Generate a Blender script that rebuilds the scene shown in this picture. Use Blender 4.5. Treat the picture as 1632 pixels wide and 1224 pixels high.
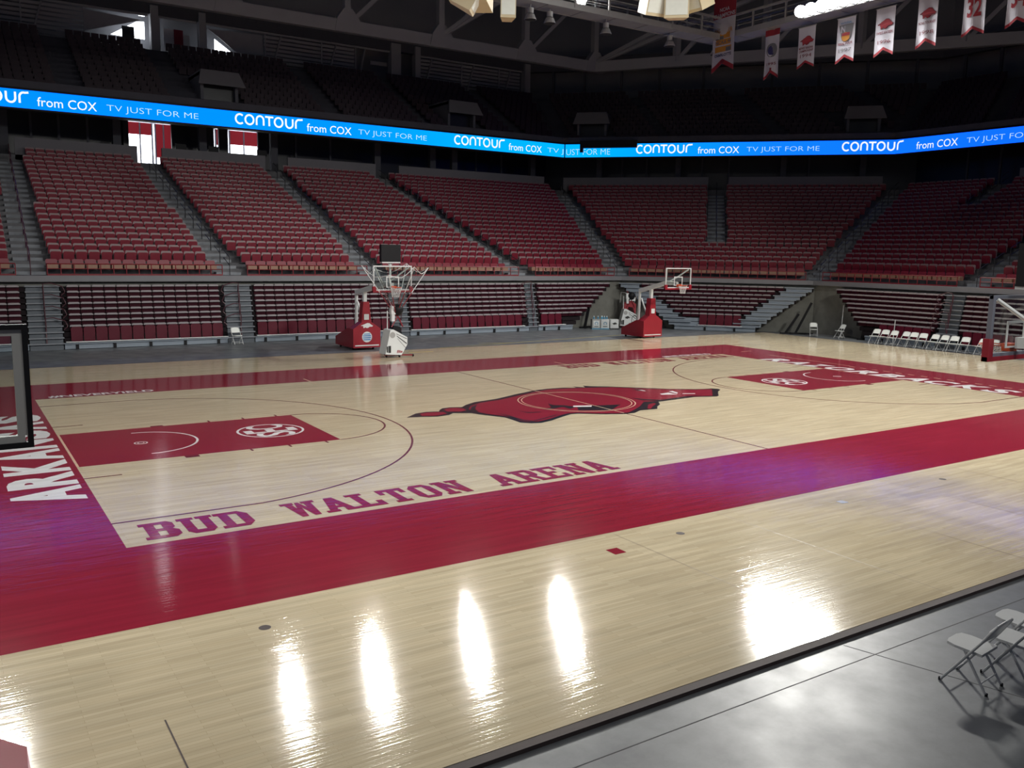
import bpy, math, random
from mathutils import Vector, Matrix
from mathutils.geometry import tessellate_polygon

random.seed(7)
for o in list(bpy.data.objects):
    bpy.data.objects.remove(o)
scene = bpy.context.scene
col = scene.collection

# ------------------------------------------------------------------ camera
CAM = Vector((-16.4345, -21.5611, 4.55))
YAW, PITCH, ROLL = 0.994206, 0.148230, 0.0176079
cd = bpy.data.cameras.new('camera')
cam = bpy.data.objects.new('camera', cd)
col.objects.link(cam)
cd.sensor_width = 36.0
cd.lens = 1396.55 / 1632 * 36.0
cd.clip_end = 400
fwd = Vector((math.cos(YAW) * math.cos(PITCH), math.sin(YAW) * math.cos(PITCH), -math.sin(PITCH)))
rgt = Vector((math.sin(YAW), -math.cos(YAW), 0))
up = rgt.cross(fwd)
r2 = rgt * math.cos(ROLL) + up * math.sin(ROLL)
u2 = -rgt * math.sin(ROLL) + up * math.cos(ROLL)
cam.matrix_world = Matrix(((r2.x, u2.x, -fwd.x, CAM.x), (r2.y, u2.y, -fwd.y, CAM.y), (r2.z, u2.z, -fwd.z, CAM.z), (0, 0, 0, 1)))
scene.camera = cam

# ------------------------------------------------------------------ world, exposure
world = bpy.data.worlds.new('world')
scene.world = world
world.use_nodes = True
world.node_tree.nodes['Background'].inputs[0].default_value = (0.52, 0.58, 0.85, 1)
world.node_tree.nodes['Background'].inputs[1].default_value = 0.125
scene.view_settings.view_transform = 'Standard'
scene.view_settings.look = 'None'
scene.view_settings.exposure = -0.06
scene.view_settings.gamma = 1.0
scene.view_settings.use_curve_mapping = False

LAMP_W = 15000.0      # one arena floodlight, watts
END_W = 7000.0
FILL_W = 13500.0  # base power of the added out-of-view fill lamps
LAMP_COL = (1.0, 0.985, 0.93)

# ------------------------------------------------------------------ helpers
def _in(bsdf, name, v):
    if name in bsdf.inputs:
        bsdf.inputs[name].default_value = v

def mat(name, color, rough=0.5, metal=0.0, spec=0.5, noise=0.0, nscale=8.0, emit=None, estr=0.0, coat=0.0, alpha=1.0, bump=0.0):
    m = bpy.data.materials.new(name)
    m.use_nodes = True
    nt = m.node_tree
    b = nt.nodes['Principled BSDF']
    c = (*color, 1.0)
    _in(b, 'Base Color', c); _in(b, 'Roughness', rough); _in(b, 'Metallic', metal)
    _in(b, 'Specular IOR Level', spec); _in(b, 'Coat Weight', coat); _in(b, 'Alpha', alpha)
    if emit:
        _in(b, 'Emission Color', (*emit, 1)); _in(b, 'Emission Strength', estr)
    if noise > 0:
        tc = nt.nodes.new('ShaderNodeTexCoord')
        n = nt.nodes.new('ShaderNodeTexNoise'); n.inputs['Scale'].default_value = nscale; n.inputs['Detail'].default_value = 5
        nt.links.new(tc.outputs['Object'], n.inputs['Vector'])
        r = nt.nodes.new('ShaderNodeMix'); r.data_type = 'RGBA'
        r.inputs[6].default_value = tuple(x * (1 - noise) for x in color) + (1,)
        r.inputs[7].default_value = tuple(min(1, x * (1 + noise)) for x in color) + (1,)
        nt.links.new(n.outputs['Fac'], r.inputs[0])
        nt.links.new(r.outputs[2], b.inputs['Base Color'])
        if bump > 0:
            bp = nt.nodes.new('ShaderNodeBump'); bp.inputs['Strength'].default_value = bump; bp.inputs['Distance'].default_value = 0.02
            nt.links.new(n.outputs['Fac'], bp.inputs['Height']); nt.links.new(bp.outputs['Normal'], b.inputs['Normal'])
    return m

def wood_mat(name, c1, c2, gap, rough, bumpy=0.32):
    """Strip flooring: narrow boards along X, each with its own tone and fine grain; slightly wavy varnish."""
    m = bpy.data.materials.new(name); m.use_nodes = True
    nt = m.node_tree; b = nt.nodes['Principled BSDF']; L = nt.links.new
    tc = nt.nodes.new('ShaderNodeTexCoord')
    br = nt.nodes.new('ShaderNodeTexBrick')
    br.inputs['Color1'].default_value = (*c1, 1); br.inputs['Color2'].default_value = (*c2, 1)
    br.inputs['Mortar'].default_value = (*gap, 1)
    br.inputs['Scale'].default_value = 1.0; br.inputs['Mortar Size'].default_value = 0.0015
    br.inputs['Brick Width'].default_value = 0.95; br.inputs['Row Height'].default_value = 0.057
    br.offset = 0.37; br.inputs['Bias'].default_value = 0.0
    L(tc.outputs['Object'], br.inputs['Vector'])
    mp = nt.nodes.new('ShaderNodeMapping'); mp.inputs['Scale'].default_value = (0.55, 7.0, 1)
    L(tc.outputs['Object'], mp.inputs['Vector'])
    n = nt.nodes.new('ShaderNodeTexNoise'); n.inputs['Scale'].default_value = 1.0; n.inputs['Detail'].default_value = 6
    L(mp.outputs['Vector'], n.inputs['Vector'])
    n2 = nt.nodes.new('ShaderNodeTexNoise'); n2.inputs['Scale'].default_value = 0.23; n2.inputs['Detail'].default_value = 3
    L(tc.outputs['Object'], n2.inputs['Vector'])
    mr = nt.nodes.new('ShaderNodeMapRange'); mr.inputs[3].default_value = 0.87; mr.inputs[4].default_value = 1.09
    mr.inputs[1].default_value = 0.3; mr.inputs[2].default_value = 0.7
    L(n.outputs['Fac'], mr.inputs[0])
    mr2 = nt.nodes.new('ShaderNodeMapRange'); mr2.inputs[3].default_value = 0.94; mr2.inputs[4].default_value = 1.05
    mr2.inputs[1].default_value = 0.3; mr2.inputs[2].default_value = 0.7
    L(n2.outputs['Fac'], mr2.inputs[0])
    mu = nt.nodes.new('ShaderNodeMath'); mu.operation = 'MULTIPLY'
    L(mr.outputs[0], mu.inputs[0]); L(mr2.outputs[0], mu.inputs[1])
    mx = nt.nodes.new('ShaderNodeMix'); mx.data_type = 'RGBA'; mx.blend_type = 'MULTIPLY'; mx.inputs[0].default_value = 1
    L(br.outputs['Color'], mx.inputs[6]); L(mu.outputs[0], mx.inputs[7])
    L(mx.outputs[2], b.inputs['Base Color'])
    _in(b, 'Roughness', rough); _in(b, 'Specular IOR Level', 0.5)
    mp2 = nt.nodes.new('ShaderNodeMapping'); mp2.inputs['Scale'].default_value = (0.8, 28.0, 1)
    L(tc.outputs['Object'], mp2.inputs['Vector'])
    n3 = nt.nodes.new('ShaderNodeTexNoise'); n3.inputs['Scale'].default_value = 1.0; n3.inputs['Detail'].default_value = 2
    L(mp2.outputs['Vector'], n3.inputs['Vector'])
    bp = nt.nodes.new('ShaderNodeBump'); bp.inputs['Strength'].default_value = bumpy; bp.inputs['Distance'].default_value = 0.0058
    L(n3.outputs['Fac'], bp.inputs['Height']); L(bp.outputs['Normal'], b.inputs['Normal'])
    return m

def paint_mat(name, color, rough=0.2):
    m = wood_mat(name, color, tuple(x * 0.94 for x in color), tuple(x * 0.8 for x in color), rough, 0.22)
    return m

def concrete_mat(name, c1, c2, rough, scale):
    m = bpy.data.materials.new(name); m.use_nodes = True
    nt = m.node_tree; b = nt.nodes['Principled BSDF']; L = nt.links.new
    tc = nt.nodes.new('ShaderNodeTexCoord')
    n = nt.nodes.new('ShaderNodeTexNoise'); n.inputs['Scale'].default_value = scale; n.inputs['Detail'].default_value = 8; n.inputs['Roughness'].default_value = 0.62
    L(tc.outputs['Object'], n.inputs['Vector'])
    mr = nt.nodes.new('ShaderNodeMapRange'); mr.inputs[1].default_value = 0.36; mr.inputs[2].default_value = 0.64
    L(n.outputs['Fac'], mr.inputs[0])
    mx = nt.nodes.new('ShaderNodeMix'); mx.data_type = 'RGBA'
    mx.inputs[6].default_value = (*c1, 1); mx.inputs[7].default_value = (*c2, 1)
    L(mr.outputs[0], mx.inputs[0]); L(mx.outputs[2], b.inputs['Base Color'])
    m2 = nt.nodes.new('ShaderNodeMapRange'); m2.inputs[1].default_value = 0.3; m2.inputs[2].default_value = 0.7
    m2.inputs[3].default_value = rough + 0.05; m2.inputs[4].default_value = rough - 0.05
    L(n.outputs['Fac'], m2.inputs[0]); L(m2.outputs[0], b.inputs['Roughness'])
    return m

def led_mat(name, axis_len):
    """Blue advertising screen: azure with a broad cyan swell, drawn by the screen itself."""
    m = bpy.data.materials.new(name); m.use_nodes = True
    nt = m.node_tree; b = nt.nodes['Principled BSDF']; L = nt.links.new
    tc = nt.nodes.new('ShaderNodeTexCoord')
    sp = nt.nodes.new('ShaderNodeSeparateXYZ'); L(tc.outputs['Object'], sp.inputs[0])
    ad = nt.nodes.new('ShaderNodeMath'); ad.operation = 'SUBTRACT'
    L(sp.outputs['X'], ad.inputs[0]); L(sp.outputs['Y'], ad.inputs[1])
    cr = nt.nodes.new('ShaderNodeValToRGB')
    mr = nt.nodes.new('ShaderNodeMapRange'); mr.inputs[1].default_value = -60; mr.inputs[2].default_value = 40
    L(ad.outputs[0], mr.inputs[0]); L(mr.outputs[0], cr.inputs[0])
    e = cr.color_ramp.elements
    e[0].position = 0.15; e[0].color = (0.0, 0.31, 2.2, 1)
    e[1].position = 0.95; e[1].color = (0.005, 0.17, 2.2, 1)
    for p, c in ((0.30, (0.0, 0.34, 2.0)), (0.40, (0.0, 0.48, 1.6)), (0.52, (0.0, 0.52, 1.5)), (0.60, (0.0, 0.38, 1.8)), (0.72, (0.005, 0.24, 2.2))):
        k = e.new(p); k.color = (*c, 1)
    _in(b, 'Base Color', (0.002, 0.002, 0.003, 1)); _in(b, 'Roughness', 0.6); _in(b, 'Specular IOR Level', 0.0)
    L(cr.outputs[0], b.inputs['Emission Color']); _in(b, 'Emission Strength', 1.0)
    return m

class MB:
    def __init__(self):
        self.v = []; self.f = []; self.m = []
    def quad(self, a, b, c, d, mi=0):
        i = len(self.v); self.v += [tuple(a), tuple(b), tuple(c), tuple(d)]
        self.f.append((i, i + 1, i + 2, i + 3)); self.m.append(mi); return self
    def box(self, x0, x1, y0, y1, z0, z1, mi=0, M=None):
        i = len(self.v)
        p = [(x0, y0, z0), (x1, y0, z0), (x1, y1, z0), (x0, y1, z0), (x0, y0, z1), (x1, y0, z1), (x1, y1, z1), (x0, y1, z1)]
        if M is not None: p = [tuple(M @ Vector(q)) for q in p]
        self.v += p
        for q in ((0, 3, 2, 1), (4, 5, 6, 7), (0, 1, 5, 4), (1, 2, 6, 5), (2, 3, 7, 6), (3, 0, 4, 7)):
            self.f.append(tuple(i + k for k in q)); self.m.append(mi)
        return self
    def beam(self, a, b, w, h, mi=0, upv=(0, 0, 1)):
        a = Vector(a); b = Vector(b); d = (b - a).normalized(); upv = Vector(upv)
        s = d.cross(upv)
        if s.length < 1e-4: s = d.cross(Vector((1, 0, 0)))
        s.normalize(); t = s.cross(d)
        i = len(self.v)
        for p in (a, b):
            for x, y in ((-1, -1), (1, -1), (1, 1), (-1, 1)):
                self.v.append(tuple(p + s * x * w / 2 + t * y * h / 2))
        for q in ((0, 1, 2, 3), (7, 6, 5, 4), (0, 4, 5, 1), (1, 5, 6, 2), (2, 6, 7, 3), (3, 7, 4, 0)):
            self.f.append(tuple(i + k for k in q)); self.m.append(mi)
        return self
    def tube(self, path, r, n=8, mi=0, closed=False):
        path = [Vector(p) for p in path]; N = len(path); base = len(self.v)
        prev = None
        for k, p in enumerate(path):
            if closed: d = path[(k + 1) % N] - path[k - 1]
            else: d = path[min(k + 1, N - 1)] - path[max(k - 1, 0)]
            d.normalize()
            if prev is None:
                s = d.cross(Vector((0, 0, 1)))
                if s.length < 0.05: s = d.cross(Vector((1, 0, 0)))
            else:
                s = prev - d * prev.dot(d)
            s.normalize(); prev = s; t = d.cross(s)
            rr = r[k] if isinstance(r, (list, tuple)) else r
            for j in range(n):
                a = 2 * math.pi * j / n
                self.v.append(tuple(p + (s * math.cos(a) + t * math.sin(a)) * rr))
        for k in range(N if closed else N - 1):
            k2 = (k + 1) % N
            for j in range(n):
                j2 = (j + 1) % n
                self.f.append((base + k * n + j, base + k * n + j2, base + k2 * n + j2, base + k2 * n + j)); self.m.append(mi)
        if not closed:
            self.f.append(tuple(base + j for j in range(n))[::-1]); self.m.append(mi)
            self.f.append(tuple(base + (N - 1) * n + j for j in range(n))); self.m.append(mi)
        return self
    def prism(self, poly, fn, d0, d1, mi=0):
        """poly: 2D outline; fn(a, b, d) -> 3D point; extruded from d0 to d1."""
        n = len(poly); i = len(self.v)
        for d in (d0, d1):
            for a, b in poly: self.v.append(tuple(fn(a, b, d)))
        tris = tessellate_polygon([[Vector((a, b, 0)) for a, b in poly]])
        for t in tris:
            self.f.append((i + t[0], i + t[1], i + t[2])); self.m.append(mi)
            self.f.append((i + n + t[2], i + n + t[1], i + n + t[0])); self.m.append(mi)
        for k in range(n):
            k2 = (k + 1) % n
            self.f.append((i + k, i + n + k, i + n + k2, i + k2)); self.m.append(mi)
        return self
    def flat(self, poly, fn, mi=0):
        i = len(self.v)
        for a, b in poly: self.v.append(tuple(fn(a, b)))
        for t in tessellate_polygon([[Vector((a, b, 0)) for a, b in poly]]):
            self.f.append((i + t[0], i + t[1], i + t[2])); self.m.append(mi)
        return self
    def lathe(self, prof, n=16, mi=0, c=(0, 0, 0)):
        i = len(self.v)
        for r, z in prof:
            for j in range(n):
                a = 2 * math.pi * j / n
                self.v.append((c[0] + r * math.cos(a), c[1] + r * math.sin(a), c[2] + z))
        for k in range(len(prof) - 1):
            for j in range(n):
                j2 = (j + 1) % n
                self.f.append((i + k * n + j, i + k * n + j2, i + (k + 1) * n + j2, i + (k + 1) * n + j)); self.m.append(mi)
        return self
    def mesh(self, name, mats, smooth=False):
        me = bpy.data.meshes.new(name)
        me.from_pydata(self.v, [], self.f)
        for m in (mats if isinstance(mats, (list, tuple)) else [mats]): me.materials.append(m)
        if any(self.m): me.polygons.foreach_set('material_index', self.m)
        if smooth: me.polygons.foreach_set('use_smooth', [True] * len(me.polygons))
        me.update()
        return me
    def build(self, name, mats, parent=None, smooth=False):
        return link(name, self.mesh(name, mats, smooth), parent)

def link(name, data, parent=None):
    o = bpy.data.objects.new(name, data); col.objects.link(o)
    if parent is not None: o.parent = parent
    return o

def tag(o, label, cat, group=None):
    o['label'] = label; o['category'] = cat
    if group: o['group'] = group
    return o

def thing(name, label, cat, loc=(0, 0, 0), rz=0.0, group=None):
    o = link(name, None); o.location = loc; o.rotation_euler = (0, 0, rz)
    o.empty_display_size = 0.2
    return tag(o, label, cat, group)

def struct(o):
    o['kind'] = 'structure'; return o

def dup(root, loc, rz, label, group=None):
    r = root.copy(); col.objects.link(r); r.location = loc; r.rotation_euler = (0, 0, rz); r['label'] = label
    if group: r['group'] = group
    for ch in root.children:
        c = ch.copy(); col.objects.link(c); c.parent = r
        for g in ch.children:
            d = g.copy(); col.objects.link(d); d.parent = c
    return r

_tc = {}
def text_pts(s, bold=0.0, shear=0.0, res=3):
    """Outline font text as a triangulated flat mesh, scaled into a unit box."""
    key = (s, bold, shear)
    if key in _tc: return _tc[key]
    cu = bpy.data.curves.new('txt', 'FONT'); cu.body = s; cu.offset = bold; cu.shear = shear; cu.resolution_u = res
    o = bpy.data.objects.new('txt', cu); col.objects.link(o)
    dg = bpy.context.evaluated_depsgraph_get(); dg.update()
    me = bpy.data.meshes.new_from_object(o.evaluated_get(dg))
    vs = [(v.co.x, v.co.y) for v in me.vertices]; fs = [tuple(p.vertices) for p in me.polygons]
    bpy.data.objects.remove(o); bpy.data.curves.remove(cu); bpy.data.meshes.remove(me)
    x0 = min(v[0] for v in vs); x1 = max(v[0] for v in vs); y0 = min(v[1] for v in vs); y1 = max(v[1] for v in vs)
    vs = [((x - x0) / (x1 - x0), (y - y0) / (y1 - y0)) for x, y in vs]
    _tc[key] = (vs, fs); return _tc[key]

def add_text(mb, s, org, ex, ey, w, h, bold=0.0, shear=0.0, mi=0):
    vs, fs = text_pts(s, bold, shear)
    org = Vector(org); ex = Vector(ex); ey = Vector(ey); i = len(mb.v)
    for x, y in vs: mb.v.append(tuple(org + ex * (x * w) + ey * (y * h)))
    for f in fs: mb.f.append(tuple(i + k for k in f)); mb.m.append(mi)
    return mb

def stroke(mb, pts, w, fn, mi=0, closed=False):
    """flat ribbon of width w along a 2D polyline"""
    P = [Vector((a, b, 0)) for a, b in pts]; n = len(P); L = []; R = []
    for k in range(n):
        if closed: d = P[(k + 1) % n] - P[k - 1]
        else: d = P[min(k + 1, n - 1)] - P[max(k - 1, 0)]
        d.normalize(); s = Vector((-d.y, d.x, 0)) * w / 2
        L.append(P[k] + s); R.append(P[k] - s)
    for k in range(n if closed else n - 1):
        k2 = (k + 1) % n
        mb.quad(fn(R[k].x, R[k].y), fn(R[k2].x, R[k2].y), fn(L[k2].x, L[k2].y), fn(L[k].x, L[k].y), mi)
    return mb

def arc(cx, cy, r, a0, a1, n=24):
    return [(cx + r * math.cos(math.radians(a0 + (a1 - a0) * k / n)), cy + r * math.sin(math.radians(a0 + (a1 - a0) * k / n))) for k in range(n + 1)]

# ------------------------------------------------------------------ materials
M_wood = wood_mat('maple_floor', (0.62, 0.53, 0.37), (0.54, 0.45, 0.305), (0.40, 0.32, 0.2), 0.085)
M_crim = paint_mat('crimson_floor_paint', (0.27, 0.018, 0.038), 0.09)
M_white_p = paint_mat('white_floor_paint', (0.80, 0.79, 0.80), 0.12)
M_black_p = paint_mat('black_floor_paint', (0.02, 0.018, 0.022), 0.12)
M_slatepaint = paint_mat('slate_floor_paint', (0.22, 0.25, 0.36), 0.2)
M_line = paint_mat('dark_line_paint', (0.16, 0.02, 0.03), 0.12)
M_pale_line = paint_mat('pale_line_paint', (0.70, 0.50, 0.36), 0.12)
M_conc = concrete_mat('polished_concrete', (0.09, 0.095, 0.105), (0.15, 0.16, 0.17), 0.40, 1.3)
M_tier = concrete_mat('tier_concrete', (0.10, 0.10, 0.11), (0.15, 0.15, 0.16), 0.75, 1.2)
M_wallc = concrete_mat('tunnel_concrete', (0.13, 0.13, 0.115), (0.19, 0.19, 0.17), 0.8, 0.8)
M_ledge = mat('ledge_grey', (0.17, 0.17, 0.185), 0.6, noise=0.1, nscale=2)
M_lip = mat('parapet_plaster', (0.16, 0.155, 0.17), 0.8, noise=0.08, nscale=1.0)
M_step = mat('step_grey', (0.21, 0.225, 0.25), 0.55, noise=0.1, nscale=3)
M_bstep = mat('bleacher_step_blue_grey', (0.24, 0.28, 0.33), 0.5, noise=0.08, nscale=3)
M_seatred = mat('seat_crimson_plastic', (0.18, 0.009, 0.024), 0.45, noise=0.1, nscale=3)
M_seatback = mat('seat_back_lit_crimson', (0.22, 0.145, 0.15), 0.5, noise=0.1, nscale=3)  # crimson painted paler, as overhead light catching the reclined backs
M_seattan = mat('front_seat_tan', (0.27, 0.15, 0.10), 0.5, noise=0.1, nscale=5)
M_riser = mat('bleacher_riser_slate', (0.11, 0.125, 0.145), 0.6, noise=0.1, nscale=3)
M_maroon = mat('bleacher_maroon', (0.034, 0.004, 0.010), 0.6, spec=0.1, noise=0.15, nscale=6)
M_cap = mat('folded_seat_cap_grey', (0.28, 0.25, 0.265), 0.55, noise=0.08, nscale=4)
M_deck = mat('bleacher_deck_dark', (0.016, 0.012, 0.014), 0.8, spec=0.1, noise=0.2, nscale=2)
M_black = mat('black_steel', (0.010, 0.010, 0.012), 0.5, spec=0.2, noise=0.2, nscale=4)
M_rail = mat('crimson_rail_paint', (0.19, 0.014, 0.022), 0.4, noise=0.08, nscale=5)
M_railm = mat('maroon_handrail', (0.07, 0.02, 0.03), 0.45, noise=0.1, nscale=5)
M_rail_d = mat('dark_handrail', (0.03, 0.028, 0.032), 0.5, noise=0.1, nscale=5)
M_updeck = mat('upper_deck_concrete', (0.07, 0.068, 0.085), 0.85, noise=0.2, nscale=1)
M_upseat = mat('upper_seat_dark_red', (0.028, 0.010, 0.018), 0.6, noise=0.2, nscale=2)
M_upwall = mat('upper_wall_grey', (0.24, 0.24, 0.26), 0.85, noise=0.12, nscale=0.3)
M_truss = mat('truss_grey_steel', (0.34, 0.33, 0.35), 0.65, noise=0.08, nscale=1)
M_slat = mat('louvre_grey', (0.34, 0.33, 0.35), 0.6, noise=0.1, nscale=2)
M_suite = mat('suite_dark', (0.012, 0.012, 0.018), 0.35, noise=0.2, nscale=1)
M_colm = mat('column_grey', (0.07, 0.07, 0.085), 0.7, noise=0.1, nscale=1)
M_ceil = mat('roof_deck_dark', (0.05, 0.05, 0.055), 0.9, noise=0.15, nscale=0.2)
M_cat = mat('catwalk_grey_steel', (0.32, 0.32, 0.33), 0.6, noise=0.1, nscale=2)
M_cream = mat('cream_speaker_cabinet', (0.58, 0.49, 0.32), 0.6, noise=0.06, nscale=2)
M_cream_w = mat('white_speaker_grille', (0.70, 0.72, 0.66), 0.6, noise=0.06, nscale=8)
M_lampbody = mat('lamp_housing_grey', (0.45, 0.45, 0.46), 0.4, metal=0.3, noise=0.06, nscale=3)
M_lens = mat('lit_lamp_lens', (0.9, 0.9, 0.9), 0.3, noise=0.01, emit=LAMP_COL, estr=60.0)
M_lens_off = mat('unlit_lamp_lens', (0.05, 0.05, 0.05), 0.8, spec=0.1, noise=0.02)
M_ban = mat('banner_white_cloth', (0.55, 0.54, 0.62), 0.85, noise=0.05, nscale=3)
M_banred = mat('banner_red_cloth', (0.30, 0.02, 0.035), 0.85, noise=0.08, nscale=3)
M_bannavy = mat('banner_navy_print', (0.03, 0.03, 0.12), 0.85, noise=0.05)
M_banor = mat('banner_orange_print', (0.60, 0.26, 0.04), 0.85, noise=0.1)
M_bangrey = mat('banner_grey_print', (0.16, 0.16, 0.18), 0.85, noise=0.1)
M_bandark = mat('banner_maroon_print', (0.16, 0.012, 0.03), 0.85, noise=0.1)
M_wsteel = mat('white_painted_steel', (0.66, 0.68, 0.68), 0.35, noise=0.04, nscale=4)
M_pad = mat('crimson_vinyl_pad', (0.27, 0.012, 0.024), 0.38, noise=0.08, nscale=3)
M_chair = mat('beige_grey_chair_enamel', (0.52, 0.53, 0.53), 0.35, noise=0.05, nscale=6)
M_chair_d = mat('grey_chair_enamel', (0.42, 0.43, 0.44), 0.35, noise=0.05, nscale=6)
M_orange = mat('rim_orange', (0.55, 0.07, 0.015), 0.4, noise=0.05)
M_net = mat('white_net_cord', (0.65, 0.65, 0.65), 0.8, noise=0.05)
M_rope = mat('return_net_grey', (0.10, 0.10, 0.10), 0.9, noise=0.05)
M_grey_f = mat('grey_board_frame', (0.33, 0.33, 0.32), 0.45, noise=0.05, nscale=4)
M_slate = mat('slate_board_pad', (0.15, 0.16, 0.20), 0.5, noise=0.05, nscale=4)
M_blue = mat('logo_blue_print', (0.06, 0.22, 0.50), 0.5, noise=0.05)
M_teal = mat('teal_bottle_plastic', (0.06, 0.25, 0.40), 0.3, noise=0.1)
M_print = mat('black_print', (0.02, 0.02, 0.02), 0.6, noise=0.05)
M_yel = mat('yellow_tape', (0.45, 0.35, 0.06), 0.7, noise=0.1)
M_brown = mat('court_edge_strip_brown', (0.06, 0.042, 0.04), 0.7, noise=0.3, nscale=3)
M_day = mat('daylit_window_glow', (0.8, 0.8, 0.85), 0.5, noise=0.01, emit=(0.88, 0.93, 1.0), estr=6.0)
M_shade = mat('red_window_shade', (0.35, 0.02, 0.03), 0.8, noise=0.05, emit=(0.6, 0.04, 0.06), estr=0.25)
M_int = mat('lit_concourse_plaster', (0.5, 0.5, 0.54), 0.8, noise=0.05)
M_text_led = mat('lit_white_lettering', (0.8, 0.8, 0.8), 0.5, noise=0.01, emit=(0.95, 0.99, 1.0), estr=1.0)
M_text_led2 = mat('lit_pale_blue_lettering', (0.8, 0.8, 0.8), 0.5, noise=0.01, emit=(0.55, 0.86, 1.0), estr=0.9)
M_led = led_mat('blue_led_screen', 1)
M_joint = mat('floor_joint_grey', (0.045, 0.045, 0.05), 0.7, noise=0.3, nscale=2)
M_seam = mat('court_seam_brown', (0.22, 0.16, 0.10), 0.4, noise=0.1)

def glass_mat():
    m = bpy.data.materials.new('clear_board_glass'); m.use_nodes = True
    nt = m.node_tree
    for n in list(nt.nodes): nt.nodes.remove(n)
    o = nt.nodes.new('ShaderNodeOutputMaterial'); t = nt.nodes.new('ShaderNodeBsdfTransparent'); g = nt.nodes.new('ShaderNodeBsdfGlossy')
    t.inputs[0].default_value = (0.90, 0.93, 0.92, 1); g.inputs['Roughness'].default_value = 0.05
    mx = nt.nodes.new('ShaderNodeMixShader')
    mx.inputs[0].default_value = 0.05; nt.links.new(t.outputs[0], mx.inputs[1]); nt.links.new(g.outputs[0], mx.inputs[2])
    nt.links.new(mx.outputs[0], o.inputs[0])
    return m
M_glass = glass_mat()

# ------------------------------------------------------------------ bowl geometry: rings behind the ledge
def ring(t, y_end=-14.0, x_end=-28.0):
    k = t / 15.4
    return [Vector((x_end, 22.7 + t, 0)), Vector((20.7 + 6.4 * k, 22.7 + t, 0)),
            Vector((28.5 + 15.5 * k, 13.8 + 5.7 * k, 0)), Vector((28.5 + 15.5 * k, y_end, 0))]

def loft(profile, name, m, segs=(0, 1, 2), parent=None):
    mb = MB()
    for (t0, z0), (t1, z1) in zip(profile[:-1], profile[1:]):
        a = ring(t0); b = ring(t1)
        for s in segs:
            mb.quad((a[s].x, a[s].y, z0), (a[s + 1].x, a[s + 1].y, z0), (b[s + 1].x, b[s + 1].y, z1), (b[s].x, b[s].y, z1))
    return mb.build(name, m, parent)

ROWS = 22; TREAD = 0.76; RISE = 0.30; T0 = 0.8; Z0 = 3.2
def row_t(k): return T0 + TREAD * k
def row_z(k): return Z0 + RISE * k
FLOOR_Z = -0.05

# ---- floor and court
struct(MB().box(-45, 70, -40, 62, -0.35, FLOOR_Z).build('floor', M_conc))
court = thing('hardwood_court', 'polished maple basketball court with crimson border and lanes', 'court')
WX0, WX1, WY0, WY1 = -26.0, 25.9, -15.2, 15.2
MB().box(WX0, WX1, WY0, WY1, FLOOR_Z, 0.0).build('maple_deck', M_wood, court)
e = MB()
e.box(WX0 - .1, WX1 + .1, WY0 - .12, WY0 - .001, FLOOR_Z, -.004); e.box(WX0 - .1, WX1 + .1, WY1 + .001, WY1 + .12, FLOOR_Z, -.004)
e.box(WX1 + .001, WX1 + .12, WY0, WY1, FLOOR_Z, -.004); e.box(WX0 - .12, WX0 - .001, WY0, WY1, FLOOR_Z, -.004)
e.build('edge_strip', M_brown, court)
SX, SY, BX, BY = 14.33, 7.62, 17.9, 10.74
E1, E2, E3, E4 = 0.0015, 0.003, 0.0045, 0.006
b = MB()
for x0, x1, y0, y1 in ((-BX, BX, SY, BY), (-BX, BX, -BY, -SY), (-BX, -SX, -SY, SY), (SX, BX, -SY, SY)):
    b.quad((x0, y0, E1), (x1, y0, E1), (x1, y1, E1), (x0, y1, E1))
b.build('border_paint', M_crim, court)
for s in (-1, 1):
    xa, xb = sorted((s * (SX - 0.05), s * 8.54))
    MB().quad((xa, -1.83, E1), (xb, -1.83, E1), (xb, 1.83, E1), (xa, 1.83, E1)).build('lane_paint', M_crim, court)
fl = lambda z: (lambda a, b_: (a, b_, z))
def bar(mb, x0, x1, y0, y1, z): return mb.quad((x0, y0, z), (x1, y0, z), (x1, y1, z), (x0, y1, z))
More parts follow.
